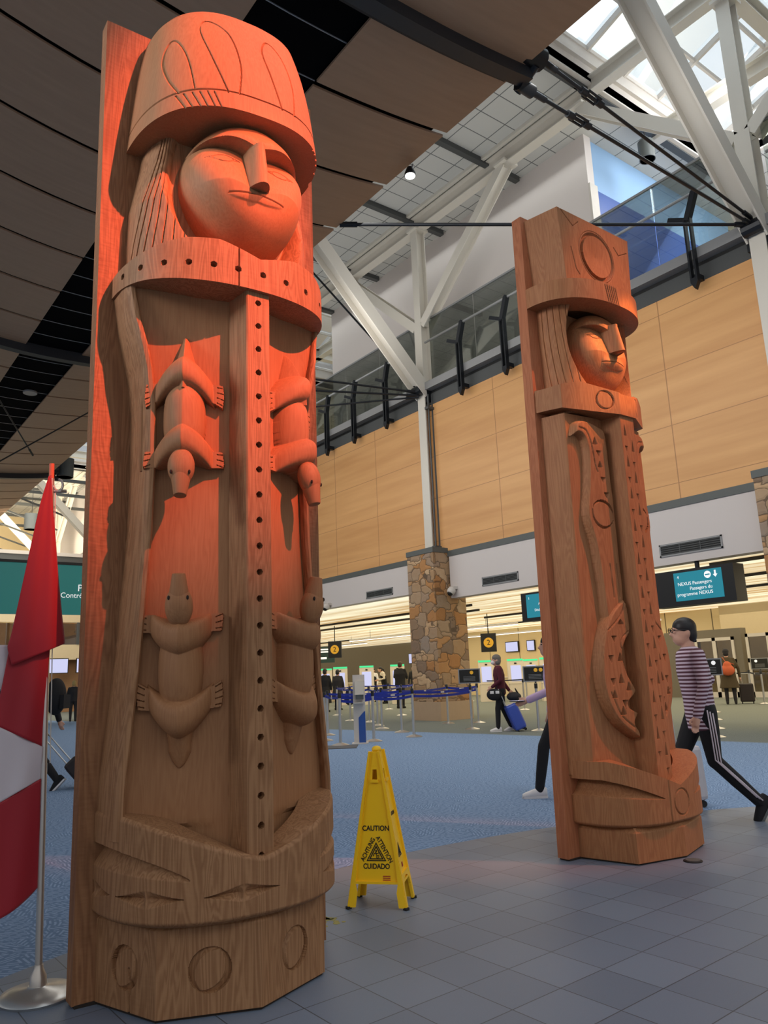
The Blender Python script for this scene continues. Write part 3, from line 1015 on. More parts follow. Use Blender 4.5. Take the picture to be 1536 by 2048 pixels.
def seccam(p, lab):
    r = empty('security_camera', p)
    MB().box(-.16, 0, -.1, .1, .05, .14).build('camera_arm', M['white_paint'], r)
    MB().ellipsoid((-.16, 0, 0), (.13, .13, .12), 14, 10).build('camera_housing', M['white_paint'], r, smooth=True)
    MB().ellipsoid((-.21, 0, -.06), (.085, .085, .085), 12, 8).build('camera_lens', M['black'], r, smooth=True)
    tag(r, lab, 'camera', 'white dome cameras')
seccam((WX, 16.55, 3.62), 'white dome security camera on the bulkhead corner beside the pier')
seccam((WX, 23.2, 3.78), 'white dome security camera under the bulkhead beside the left carved post')

# lamps at the canopy
def downlight(p, lab):
    r = empty('downlight', p)
    MB().lathe([(.16, 0), (.19, 0), (.19, .05), (.16, .05)], 20).build('trim_ring', M['rail_grey'], r, smooth=True, angle=40)
    MB().lathe([(.155, .004), (.155, .03)], 20).build('diffuser', M['lamp_white'], r)
    tag(r, lab, 'lamp')
downlight((4.78, 22.84, 9.70), 'round downlight glowing in the dark slatted strip of the canopy')
r = empty('track_spotlight', (7.80, 9.03, 9.86))
MB().tube([(0.02, 0, .0), (.10, .03, .22)], .02, 8).build('stem', M['rail_grey'], r)
MB().lathe([(.07, -.02), (.10, -.06), (.10, -.02), (.05, .1)], 16).build('lamp_housing', M['black_metal'], r, smooth=True, angle=40)
MB().lathe([(.085, -.075), (.085, -.055)], 16).build('lamp_lens', M['lamp_white'], r)
tag(r, 'small lit spotlight hanging at the edge of the brown canopy', 'lamp')
def pendant(p, lab, rr=.2, h=.5):
    r = empty('pendant_lamp', p)
    MB().lathe([(rr, 0), (rr, h), (rr * .9, h), (rr * .9, .03), (rr * .9, 0)], 20).build('shade', M['grey_band'], r, smooth=True, angle=40)
    MB().lathe([(rr * .88, .01), (rr * .88, .04)], 20).build('diffuser', M['lamp_white'] if p[1] > 20 else M['black'], r)
    MB().tube([(0, 0, h), (0, 0, RZ - p[2])], .015, 6).build('cord', M['black'], r)
    tag(r, lab, 'lamp', 'cylinder pendant lamps')
pendant((17.75, 10.40, 15.1), 'grey cylinder pendant lamp in front of the tiled ceiling at upper right', .22, .55)
pendant((8.45, 33.0, 10.0), 'grey cylinder pendant lamp just right of the flag pole finial', .34, .8)
pendant((9.0, 41.0, 9.2), 'grey cylinder pendant lamp left of the flag, below the canopy', .34, .8)

# hanging teal gate sign at the left
r = empty('gate_sign', (7.2, 30, 4.9))
MB().box(-5, 4, -.12, .12, -.92, .92).build('sign_panel', M['sign_teal'], r)
MB().box(-5, 4, -.16, .16, .92, 1.02).build('sign_head', M['black'], r)
MB().box(-4.0, -3.95, -.03, .03, 1.02, 5.0).build('hanger', M['black_metal'], r)
MB().box(2.5, 2.55, -.03, .03, 1.02, 5.0).build('hanger', M['black_metal'], r)
text('lettering', 'P', M['white_ink'], r, .36, (1.10, -.125, .06), (PI / 2, 0, 0), 'LEFT')
text('lettering', 'Contr\u00f4le', M['white_ink'], r, .27, (.50, -.125, -.22), (PI / 2, 0, 0), 'LEFT')
tag(r, 'wide teal hanging sign with white lettering behind the flag', 'sign')

# hanging screens under the bulkhead
def screen(y0, y1, z0, z1, lab, sy0, sy1, sz0, sz1, lines, num, logo=False):
    r = empty('hanging_screen', (14.95, (y0 + y1) / 2, (z0 + z1) / 2))
    cy, cz = (y0 + y1) / 2, (z0 + z1) / 2
    MB().box(0, .42, y0 - cy, y1 - cy, z0 - cz, z1 - cz).build('screen_housing', M['black'], r)
    MB().box(-.006, 0, sy0 - cy, sy1 - cy, sz0 - cz, sz1 - cz).build('display', M['screen_teal'], r)
    MB().tube([(.34, 0, z1 - cz), (.34, 0, 3.44 - cz)], .05, 8).build('hanger', M['black_metal'], r)
    rot = (PI / 2, 0, -PI / 2)
    for s, yy, zz, sz_ in lines:
        text('lettering', s, M['white_ink'], r, sz_, (-.009, yy - cy, zz - cz), rot, 'RIGHT')
    text('lettering', num, M['white_ink'], r, .09, (-.009, sy1 - cy - .08, sz1 - cz - .1), rot, 'LEFT')
    if logo:
        MB().lathe([(.075, -.002), (.075, .002)], 20).build('round_symbol', M['white_ink'], r)
        s_ = children(r)[-1]
        s_.location = (-.008, 8.58 - cy, sz1 - cz - .11)
        s_.rotation_euler = (0, PI / 2, 0)
        b_ = MB().box(-.004, 0, -.05, .05, -.012, .012).build('symbol_bar', M['screen_teal'], r)
        b_.location = (-.010, 8.58 - cy, sz1 - cz - .11)
        MB().extrude([(0, .05, -.01), (0, .0, -.07), (0, -.05, -.01), (0, -.018, -.01), (0, -.018, .07), (0, .018, .07), (0, .018, -.01)], (-.004, 0, 0)).build('arrow_symbol', M['white_ink'], r)
        children(r)[-1].location = (-.006, 8.41 - cy, sz1 - cz - .11)
    tag(r, lab, 'screen', 'hanging teal information screens')
screen(8.02, 9.95, 2.50, 3.26, 'hanging black screen with a teal display reading NEXUS Passengers', 8.27, 9.36, 2.60, 3.20,
       [('NEXUS Passengers', 8.50, 2.95, .10), ('Passagers du', 8.50, 2.84, .10), ('programme NEXUS', 8.50, 2.73, .10)], '4', True)
screen(12.0, 13.80, 2.52, 3.24, 'hanging teal screen half hidden at the left edge of the right carved post', 12.15, 13.62, 2.60, 3.19,
       [('Ad          ', 12.86, 2.93, .09), ('D\u00e9clarati', 13.02, 2.78, .09)], '1')
# ================================================================== CARVED POSTS
def resample(pts, n):
    pts = np.array(pts, float)
    seg = np.linalg.norm(np.diff(pts, axis=0), axis=1)
    s = np.concatenate([[0], np.cumsum(seg)])
    t = np.linspace(0, s[-1], n)
    q = np.stack([np.interp(t, s, pts[:, k]) for k in range(pts.shape[1])], 1)
    return q, t

def superell(a, d, p, n):
    th = np.linspace(-PI / 2, PI / 2, 721)
    x = a * np.sign(np.sin(th)) * np.abs(np.sin(th)) ** (2 / p)
    y = d * np.abs(np.cos(th)) ** (2 / p)
    return resample(np.stack([x, y], 1), n)[0]

def plan_normals(q):
    t = np.gradient(q, axis=0)
    n = np.stack([-t[:, 1], t[:, 0]], 1)
    return n / (np.linalg.norm(n, axis=1, keepdims=True) + 1e-9)

def shell(name, A, B, mat, parent, smooth=True, angle=38):
    """closed solid between two equal grids A (outside) and B (inside); columns (x, depth, z)"""
    nz, ns, _ = A.shape
    A = A.copy(); B = B.copy()
    A[..., 1] *= -1
    B[..., 1] *= -1
    idx = np.arange(nz * ns).reshape(nz, ns)
    V = np.concatenate([A.reshape(-1, 3), B.reshape(-1, 3)])
    off = nz * ns
    F = []
    a = np.stack([idx[:-1, :-1], idx[:-1, 1:], idx[1:, 1:], idx[1:, :-1]], -1).reshape(-1, 4)
    F += a.tolist()
    F += (a[:, ::-1] + off).tolist()
    def strip(e):
        for i in range(len(e) - 1):
            F.append([int(e[i + 1]), int(e[i]), int(e[i]) + off, int(e[i + 1]) + off])
    strip(idx[0, :]); strip(idx[-1, ::-1]); strip(idx[::-1, 0]); strip(idx[:, -1])
    return link_mesh(name, V, F, mat, parent, smooth, angle=angle)

def dist_poly(X, Z, pts):
    d = np.full(X.shape, 9.0)
    for (x0, z0), (x1, z1) in zip(pts[:-1], pts[1:]):
        vx, vz = x1 - x0, z1 - z0
        t = np.clip(((X - x0) * vx + (Z - z0) * vz) / (vx * vx + vz * vz + 1e-12), 0, 1)
        d = np.minimum(d, np.hypot(X - x0 - t * vx, Z - z0 - t * vz))
    return d

def smooth_poly(pts, n=40):
    P = np.array(pts, float)
    m = len(P)
    out = []
    for i in range(m - 1):
        p0, p1, p2, p3 = P[max(i - 1, 0)], P[i], P[i + 1], P[min(i + 2, m - 1)]
        for t in np.linspace(0, 1, max(3, n // (m - 1)), endpoint=False):
            out.append(0.5 * ((2 * p1) + (-p0 + p2) * t + (2 * p0 - 5 * p1 + 4 * p2 - p3) * t * t + (-p0 + 3 * p1 - 3 * p2 + p3) * t ** 3))
    out.append(P[-1])
    return [tuple(q) for q in out]

def groove(D, dist, w, depth):
    return D + depth * np.clip(1 - dist / w, 0, 1) ** 0.7

def crescents(X, Z, x0, z0, r, depth, sh=0.26, rot=0.0):
    c, s = math.cos(rot), math.sin(rot)
    x = (X - x0) * c + (Z - z0) * s
    z = -(X - x0) * s + (Z - z0) * c
    rr = np.hypot(x, z)
    out = np.zeros(X.shape)
    for sg in (-1, 1):
        r2 = np.hypot(x + sg * r * sh, z)
        m = (rr < r) & (r2 > r)
        out = np.maximum(out, np.where(m, depth * np.clip((r2 - r) / (r * sh), 0, 1) ** 0.5, 0))
    return out

def star(S_, Z, s0, z0, L, h, depth):
    ds = np.abs(S_ - s0) / L
    dz = np.abs(Z - z0) / (h * np.clip(1 - ds, 1e-3, 1) ** 1.2)
    cut = np.where((ds < 1) & (dz < 1), depth * (1 - dz) * np.clip(ds / 0.12, 0, 1), 0)
    return cut

def relief_plan(name, plan, z0, z1, nz, disp, mat, parent, inner=0.5, depth_in=0.02, zfun0=None, zfun1=None, smooth=True, angle=38, profile=None):
    """front surface standing on a plan curve; disp(s, Z, X) is carved inwards"""
    ns = len(plan)
    nrm = plan_normals(plan)
    s = np.concatenate([[0], np.cumsum(np.linalg.norm(np.diff(plan, axis=0), axis=1))])
    v = np.linspace(0, 1, nz)[:, None]
    zl = np.full(ns, z0) if zfun0 is None else zfun0(plan[:, 0])
    zh = np.full(ns, z1) if zfun1 is None else zfun1(plan[:, 0])
    Z = zl[None, :] + v * (zh - zl)[None, :]
    sx = np.ones((nz, 1)); sy = np.ones((nz, 1))
    if profile is not None:
        sx, sy = profile(v)
    X = plan[None, :, 0] * sx
    Y = plan[None, :, 1] * sy
    D = disp(np.broadcast_to(s[None, :], Z.shape), Z, X) if disp else np.zeros(Z.shape)
    A = np.stack([X - nrm[None, :, 0] * D, Y - nrm[None, :, 1] * D, Z], -1)
    B = np.stack([X * inner, np.minimum(Y * inner, Y) * 1.0, Z], -1)
    if depth_in is not None:
        B[..., 1] = np.minimum(B[..., 1], np.maximum(Y * inner, depth_in))
    return shell(name, A, B, mat, parent, smooth, angle)

# ------------------------------------------------------------------ animals carved on the coat
def otter_heights(p, q, blunt):
    """relief height of a head-down animal; q: 0 = tail tip, 0.87 = nose"""
    H = np.zeros(p.shape)
    ap = np.abs(p)
    # tail
    if blunt:
        w = .050 * np.sqrt(np.clip(q / .07, 0, 1)) + .02 * np.clip((q - .1) / .15, 0, 1)
        th_ = 0.020 + 0.095 * np.clip(q / 0.24, 0, 1)
        prof = np.clip(1 - (ap / (w + 1e-6)) ** 2, 0, 1) ** .5
    else:
        w = np.clip(0.012 + 0.27 * q, 0, 0.060)
        th_ = 0.016 + 0.125 * np.clip(q / 0.20, 0, 1) ** .8
        prof = np.clip(1 - ap / (w + 1e-6), 0, 1) ** .7
    m = (ap < w) & (q > 0.0) & (q < 0.30)
    H = np.where(m, np.maximum(H, th_ * prof), H)
    # flat paws with toe cuts
    for qc, slope in ((0.262, 0.36), (0.600, 0.32)):
        t = np.clip((ap - 0.08) / 0.105, 0, 1)
        c = qc + slope * (ap - 0.05)
        hw = 0.034 + 0.026 * t
        m = (ap > 0.06) & (ap < 0.186 - .12 * np.abs(q - c)) & (np.abs(q - c) < hw)
        hp = np.full(p.shape, 0.034)
        toe = (t > 0.68) & (np.abs(((q - c) / hw * 2.0) % 1.0 - 0.5) < 0.06)
        hp = np.where(toe, 0.024, hp)
        H = np.where(m, np.maximum(H, hp), H)
    # belly
    r2 = (ap / 0.098) ** 2 + (np.abs(q - 0.42) / 0.20) ** 2.6
    H = np.maximum(H, np.where(r2 < 1, 0.145 * np.clip(1 - r2, 0, 1) ** .42 * (1 - 0.22 * ap / 0.098), 0))
    # hips and shoulders: broad capes
    for qc, th, hh, wd, pw in ((0.210, 0.088, 0.165, 0.142, 1.8), (0.550, 0.088, 0.195, 0.138, 1.9)):
        c = qc + 3.3 * ap ** pw
        thk = th * np.clip(1.02 - 0.42 * (ap / wd) ** 1.3, 0.2, 1.1)
        t = (q - c) / thk
        hb = hh * np.clip(1 - np.abs(t) ** 2.6, 0, 1) ** 0.42 * np.clip(1 - (ap / wd) ** 3.2, 0, 1) ** 0.5
        hb = hb * (1 - 0.52 * ap / wd)
        H = np.maximum(H, np.where((np.abs(t) < 1) & (ap < wd), hb, 0))
    return H

def carved_otter(name, parent, side, z_tail, sgn, mat, label=None):
    c = np.array([-0.268, 0.278])
    e = np.array([0.899, 0.438])
    nn = np.array([-0.438, 0.899])
    p = np.linspace(-0.205, 0.205, 150)
    q = np.linspace(-0.01, 0.66, 260)
    Pm, Qm = np.meshgrid(p, q)
    H = otter_heights(Pm, Qm, sgn > 0)
    H = np.where(H > 0, H, -0.02)
    Z = z_tail + sgn * Qm
    X = c[0] + Pm * e[0] + H * nn[0]
    D = c[1] + Pm * e[1] + H * nn[1]
    Xb = c[0] + Pm * e[0] - 0.05 * nn[0]
    Db = c[1] + Pm * e[1] - 0.05 * nn[1]
    if side > 0:
        X, Xb = -X, -Xb
    o = shell(name, np.stack([X, D, Z], -1), np.stack([Xb, Db, Z], -1), mat, parent, True, 42)
    if label:
        o['label'] = label
    # head standing clear of the coat
    def pt(pp, h, qq):
        x = c[0] + pp * e[0] + h * nn[0]
        d = c[1] + pp * e[1] + h * nn[1]
        return (-x if side > 0 else x, -d, z_tail + sgn * qq)
    mh = MB()
    ax = Vector(pt(0, .17, .77)) - Vector(pt(0, .135, .60))
    cen = Vector(pt(0, .145, .685))
    rot = ax.to_track_quat('Z', 'X').to_matrix()
    mh.ellipsoid(cen, (.056, .060, .090), 28, 18, rot)
    mh.build('animal_head', mat, o, smooth=True)
    mz = MB()
    prof = [(.046, .0), (.043, .035), (.037, .065), (.032, .098), (.029, .108), (.023, .110)]
    v, f = [], []
    n = 20
    for r_, zz in prof:
        for k in range(n):
            a = 2 * PI * k / n
            v.append(tuple(cen + rot @ Vector((r_ * math.cos(a) * 1.05, r_ * math.sin(a) * .95, .035 + zz))))
    for i in range(len(prof) - 1):
        for k in range(n):
            f.append([i * n + k, i * n + (k + 1) % n, (i + 1) * n + (k + 1) % n, (i + 1) * n + k])
    f.append(list(range(n))); f.append(list(range((len(prof) - 1) * n, len(prof) * n)))
    mz.add(v, f)
    mz.build('muzzle', mat, o, smooth=True, angle=50)
    ms = MB()
    for s_ in (-1, 1):
        o0 = Vector(pt(0, 0, 0))
        ac = (Vector(pt(1, 0, 0)) - o0).normalized()
        ou = (Vector(pt(0, 1, 0)) - o0).normalized()
        cc = cen + ac * (s_ * .040) + ou * .036 + ax.normalized() * .035
        MB().ellipsoid(cc, (.006, .006, .010), 8, 6).build('eye', M['groove'], o, smooth=True)
    return o

# ------------------------------------------------------------------ human face carved in relief
def face_relief(parent, mat, W_, zc, hd, hu, d0, dc, x0=0.0, brow_z=3.955, eye_z=3.872, nose=(3.655, 3.90, .060, .10), mouth_z=3.652, k=1.0, name='face', full_lips=0.0, xc=0.0, brow_step=.105, rp=3.4):
    W = W_
    nr, na = 150, 420
    r = np.linspace(0, 1, nr)[:, None] ** 0.92
    a = np.linspace(0, 2 * PI, na)[None, :]
    X = r * W * np.cos(a)
    sz = np.sin(a)
    Z = zc + r * np.where(sz > 0, hu, hd) * sz
    # jaw narrows a little
    X = X * np.where(Z < zc, 1 - 0.10 * ((zc - Z) / hd) ** 2, 1) + xc
    D = d0 + (dc - d0) * np.sqrt(np.clip(1 - r ** rp, 0, 1)) ** 0.95 + np.zeros_like(X)
    ax = np.abs(X - x0)
    # eye hollow under the brow
    zb = brow_z - 0.055 * np.clip(1 - ax / (.16 * k), 0, 1) ** 1.5 - 0.02 * np.clip((ax - .2 * k) / (.1 * k), 0, 1) ** 2
    step = brow_step * k * np.clip(1 - (np.clip(ax - .12 * k, 0, 9) / (.185 * k)) ** 2, 0, 1)
    t = np.clip((zb - Z) / (.25 * k), 0, 1)
    under = np.clip((zb - Z) / .006, 0, 1)
    D = D - step * under * (1 - t) ** 0.9
    # brow slightly proud
    D = D + 0.012 * np.exp(-((Z - zb - .03) / .03) ** 2) * np.clip(1 - ax / (.33 * k), 0, 1)
    # nose
    zn0, zn1, nw, nh = nose
    u = np.clip((Z - zn0) / (zn1 - zn0), 0, 1)
    w = nw * (1 - 0.30 * u)
    c_ = np.clip(1 - (ax / w) ** 2, 0, 1)
    base = d0 + (dc - d0) * np.sqrt(np.clip(1 - (np.hypot(x0 - xc, zn0 - zc) / hd) ** rp, 0, 1))
    ridge = base - 0.01 + nh * (1 - 0.42 * u) + 0.0
    nd = base - .075 + (ridge - base + .075) * c_ ** 0.5
    inn = (ax < w) & (Z > zn0) & (Z < zn1 + .02)
    D = np.where(inn, np.maximum(D, nd), D)
    # mouth
    mx = ax / (.145 * k)
    zm = mouth_z - 0.007 * np.clip(mx, 0, 1.2) ** 2 + .004 * np.exp(-(mx / .15) ** 2)
    lip = np.clip(1 - mx ** 2, 0, 1) ** 0.5
    D = D + (.006 + .10 * full_lips) * lip * np.exp(-((Z - zm + .012) / (.024 + full_lips * .1)) ** 2)
    D = D - np.where(mx < 1, .010 * np.clip(1 - np.abs(Z - zm) / .005, 0, 1), 0)
    zl = zm - (.034 + .10 * full_lips) * np.clip(1 - mx ** 2, 0, 1) ** 0.7
    D = D - np.where(mx < 1.0, .006 * np.clip(1 - mx ** 2, 0, 1) ** .5 * np.clip((zl - Z) / .008, 0, 1) * np.exp(-np.clip(zl - Z, 0, 9) / .05), 0)
    # incised eyes
    for s_ in (-1, 1):
        ex = x0 + s_ * .152 * k
        el = []
        for i in range(41):
            tt = 2 * PI * i / 40
            el.append((ex + .046 * k * math.cos(tt), eye_z + .024 * k * math.sin(tt)))
        dd = dist_poly(X, Z, el)
        dd = np.minimum(dd, dist_poly(X, Z, [(ex - .080 * k, eye_z + .002), (ex - .042 * k, eye_z + .010)]))
        dd = np.minimum(dd, dist_poly(X, Z, [(ex - .080 * k, eye_z + .002), (ex - .042 * k, eye_z - .010)]))
        dd = np.minimum(dd, dist_poly(X, Z, [(ex + .080 * k, eye_z - .004), (ex + .042 * k, eye_z + .010)]))
        dd = np.minimum(dd, dist_poly(X, Z, [(ex + .080 * k, eye_z - .004), (ex + .042 * k, eye_z - .010)]))
        D = D - .007 * np.clip(1 - dd / .0045, 0, 1)
    A = np.stack([X, D, Z], -1)
    B = np.stack([xc + (X - xc) * .98, np.full_like(D, max(.02, d0 - .1)), zc + (Z - zc) * .98], -1)
    return shell(name, A, B, mat, parent, True, 40)

# ================================================================== LEFT POST
OL = (1.668, 3.612, 0.0)
pl = empty('carved_post', OL, math.radians(-2.0))
tag(pl, 'left carved cedar post, figure in tall rounded hat with four animals on its coat', 'sculpture', 'carved cedar posts')
C1, CP, CS = M['cedar'], M['cedar_plank'], M['cedar_smooth']

mb = MB()
mb.extrude([(-.612, 0, .012), (.612, 0, .012), (.628, 0, 4.83), (-.632, 0, 4.83)], (0, .09, 0))
o = mb.build('backing_plank', CP, pl)
MB().prism([(-.60, .085), (-.60, 0.0), (-.51, -.005), (-.38, -.355), (0, -.515), (.38, -.355), (.51, -.005), (.6, 0), (.6, .085)], 0, .014).build('foot_gap_shade', M['groove'], pl)

octo = [(-.520, 0), (-.386, .367), (0, .527), (.386, .367), (.520, 0)]
plan, _ = resample(octo, 460)
def base_disp(s, Z, X):
    D = np.zeros(Z.shape)
    seg = .3907
    for sc in (seg * .5, seg + .21, seg + .418 + .21, seg * 1.5 + .836):
        D = np.maximum(D, crescents(s, Z, sc, .172, .085, .022, .32, -0.5))
    D = D + np.clip((Z - .333) / .017, 0, 1) * .02
    D = groove(D, dist_poly(s, Z, [(.23, .0), (.225, .06), (.232, .12), (.222, .17)]), .006, .02)
    return D
relief_plan('base', plan, .012, .352, 120, base_disp, C1, pl, inner=.6)

hplan = superell(.545, .560, 2.35, 460)
def ztop_l(x):
    return .585 + .19 * np.clip(np.abs(x) / .52, 0, 1) ** 1.2
stot = np.sum(np.linalg.norm(np.diff(hplan, axis=0), axis=1))
def band_disp(s, Z, X):
    D = np.zeros(Z.shape)
    ax = np.abs(X)
    t = np.clip((ax - .30) / .24, 0, 1)
    zu = .53 + .115 * t ** 0.8
    zl_ = .525 + .03 * t
    m = (t > 0) & (Z > zl_) & (Z < zu)
    D = np.where(m, (.012 + .055 * t) * np.clip((Z - zl_) / (zu - zl_ + 1e-6), 0, 1), D)
    for sc in (.03, .40, .80, stot - .40, stot - .03):
        D = np.maximum(D, star(s, Z, sc, .462, .165, .036, .026))
    D = D + np.clip((.378 - Z) / .025, 0, 1) ** 2 * .03
    D = D + np.clip((Z - (ztop_l(X) - .02)) / .02, 0, 1) ** 2 * .012
    return D
relief_plan('hem_band', hplan, .352, .6, 150, band_disp, C1, pl, inner=.72, zfun1=ztop_l)

zz = np.array([.55, .62, .865, 1.06, 1.38, 1.67, 1.98, 2.29, 2.60, 2.78, 3.02, 3.26])
aa = np.array([.540, .540, .535, .518, .488, .468, .448, .440, .444, .464, .518, .552])
def a_of(z):
    return np.interp(z, zz, aa)
zs = np.linspace(.50, 3.24, 140)
rows = []
for z in zs:
    a = float(a_of(z)) - (.07 if z < .70 else 0)
    q, _ = resample([(-a + .03, 0), (-a + .045, .190), (-.085, .372), (.085, .372), (a - .045, .190), (a - .03, 0)], 120)
    rows.append(np.concatenate([q, np.full((120, 1), z)], 1))
A = np.array(rows)
B = A.copy(); B[..., 1] *= .3; B[..., 0] *= .9
shell('coat_panel', A, B, CS, pl, True, 30)
for sg in (-1, 1):
    rows = []
    for z in np.linspace(.67, 3.22, 140):
        a = float(a_of(z))
        k_ = 1 - .16 * min(1, max(0, (z - 2.9) / .25))
        sec = [(-a, 0.0), (-a + .002, .12), (-a + .010, .205 * k_), (-a + .022, .242 * k_), (-a + .040, .250 * k_), (-a + .050, .235 * k_), (-a + .054, .14)]
        q, _ = resample(sec, 40)
        rows.append(np.concatenate([q, np.full((40, 1), z)], 1))
    A = np.array(rows)
    B = A.copy(); B[..., 1] *= .7; B[..., 0] += .03
    if sg > 0:
        A[..., 0] *= -1; B[..., 0] *= -1
    shell('coat_edge', A, B, C1, pl, True, 26)

hx = np.linspace(-.064, .060, 44)
hz = np.linspace(.56, 3.24, 900)
Xg, Zg = np.meshgrid(hx, hz)
D = np.full(Xg.shape, .527)
edge = np.minimum(Xg + .064, .060 - Xg)
D -= .006 * np.clip(1 - edge / .006, 0, 1)
for k_ in range(22):
    rr = np.hypot(Xg + .002, Zg - (3.097 - .1197 * k_))
    D = np.where(rr < .0135, .485, D)
A = np.stack([Xg, D, Zg], -1)
B = np.stack([Xg * 1.35 - 0.0, np.full(Xg.shape, .34), Zg], -1)
shell('centre_strip', A, B, C1, pl, False)

cplan = superell(.556, .552, 2.3, 460)
def c_lo(x):
    return 3.150 + .06 * (np.abs(x) / .575) ** 3
def c_hi(x):
    ax = np.abs(x)
    return 3.318 + .060 * np.clip(ax / .2, 0, 1) - .075 * np.clip((ax - .33) / .245, 0, 1) ** 1.6
def collar_disp(s, Z, X):
    D = np.zeros(Z.shape)
    for x_ in (-.545, -.501, -.425, -.334, -.23, -.114, .013, .146, .283, .429, .520):
        i = np.argmin(np.abs(cplan[:, 0] - x_))
        s0 = s[0, i]
        zc_ = 3.238 + .03 * (x_ / .575) ** 2
        D = np.where(np.hypot(s - s0, Z - zc_) < .0145, .04, D)
    i = np.argmin(np.abs(cplan[:, 0] + .112))
    D = groove(D, np.abs(s - s[0, i]), .003, .012)
    return D
v_in = .60
relief_plan('collar', cplan, 3.15, 3.33, 90, collar_disp, C1, pl, inner=.66, zfun0=c_lo, zfun1=c_hi)

# head: hair mass with the face opening
nz_, ns_ = 200, 460
hp = superell(.492, .435, 2.2, ns_)
sv = np.concatenate([[0], np.cumsum(np.linalg.norm(np.diff(hp, axis=0), axis=1))])
Zr = np.linspace(3.24, 4.08, nz_)[:, None] + np.zeros((1, ns_))
sc_ = np.interp(Zr, [3.24, 3.5, 3.7, 3.94, 4.08], [.99, 1.0, .99, .90, .86])
Xr = hp[None, :, 0] * sc_
Yr = hp[None, :, 1] * (0.5 + .5 * sc_)
Sv = np.broadcast_to(sv[None, :], Zr.shape)
D = np.zeros(Zr.shape)
for i in range(8):
    for mir in (0, 1):
        if mir:
            continue
        tz = np.clip((4.02 - Zr) / .72, 0, 1)
        sl = (.22 + .022 * i) * (1 - tz) + (.03 + .062 * i) * tz + .03 * np.sin(tz * PI)
        ss_ = Sv if mir == 0 else sv[-1] - Sv
        D = groove(D, np.abs(ss_ - sl), .0045, .008)
op = (Xr / .405) ** 2 + ((Zr - 3.85) / .60) ** 2
Yr2 = Yr - D
cut = np.clip((1 - op) / .30, 0, 1)
Yr2 = np.where(Yr > .15, Yr2 * (1 - cut) + np.minimum(Yr2, .215) * cut, Yr2)
A = np.stack([Xr + D * np.sign(-Xr) * (np.abs(Xr) / .55), Yr2, Zr], -1)
B = np.stack([Xr * .6, np.minimum(Yr2, .04), Zr], -1)
shell('hair', A, B, C1, pl, True, 35)
face_relief(pl, CS, .326, 3.82, .378, .36, .20, .560, x0=-.006, brow_z=3.978, eye_z=3.876, nose=(3.695, 3.925, .058, .085), mouth_z=3.668, xc=.022)

# tall rounded hat
hatplan = superell(.508, .590, 2.55, 520)
def hat_prof(v):
    return (1 - .13 * v - .045 * v ** 5), (1 - .28 * v + .05 * np.sin(v * PI))
FE = [smooth_poly([(-.385, 4.17), (-.415, 4.28), (-.425, 4.42), (-.405, 4.53), (-.375, 4.55), (-.345, 4.42), (-.325, 4.19)], 60),
      smooth_poly([(-.176, 4.18), (-.239, 4.40), (-.275, 4.61), (-.232, 4.69), (-.137, 4.61), (-.101, 4.39), (-.120, 4.19)], 60),
      smooth_poly([(.12, 4.20), (.07, 4.40), (.04, 4.57), (.09, 4.68), (.17, 4.60), (.21, 4.41), (.20, 4.21)], 60)]
def hat_disp(s, Z, X):
    D = np.zeros(Z.shape)
    zl_ = 4.095 + .035 * X / .53
    D = groove(D, np.abs(Z - zl_ - .105), .0045, .010)
    for x_ in (-.395, -.368, -.335, -.305, -.272, -.243, .33, .355, .385, .41, .44, .465):
        D = groove(D, dist_poly(X, Z, [(x_ + .03, 4.095 + .035 * x_ / .53), (x_, 4.19 + .045 * x_ / .53)]), .0042, .010)
    for f_ in FE:
        D = groove(D, dist_poly(X, Z, f_), .0045, .010)
    return D
relief_plan('hat', hatplan, 4.0, 4.8, 210, hat_disp, CS, pl, inner=.55, zfun0=lambda x: 4.095 + .035 * x / .53, zfun1=lambda x: 4.79 + .04 * x / .56, profile=hat_prof)
capv = []
tp = hatplan * np.array([[.825, .72]])
cp = MB()
n_ = len(tp)
ring = []
for kf, dz in ((1.0, 0), (.96, .025), (.85, .045), (.5, .06)):
    ring.append([(x * kf, -(y * kf), 4.79 + .04 * x / .56 + dz - .004) for x, y in tp[::6]])
vv = [p for r_ in ring for p in r_]
m_ = len(ring[0])
ff = []
for i in range(3):
    for j in range(m_ - 1):
        ff.append([i * m_ + j, i * m_ + j + 1, (i + 1) * m_ + j + 1, (i + 1) * m_ + j])
ff.append([3 * m_ + j for j in range(m_)])
ff.append([i * m_ for i in range(4)] + [i * m_ + m_ - 1 for i in range(3, -1, -1)])
cp.add(vv, ff)
cp.build('hat_crown', CS, pl, smooth=True, angle=50)
carved_otter('carved_animal', pl, -1, 2.945, -1, CS, 'animal carved head down, upper left of the coat')
carved_otter('carved_animal', pl, -1, .945, 1, CS, 'animal carved head up, lower left of the coat')
carved_otter('carved_animal', pl, 1, 2.97, -1, CS, 'animal carved head down, upper right of the coat')
carved_otter('carved_animal', pl, 1, .955, 1, CS, 'animal carved head up, lower right of the coat')

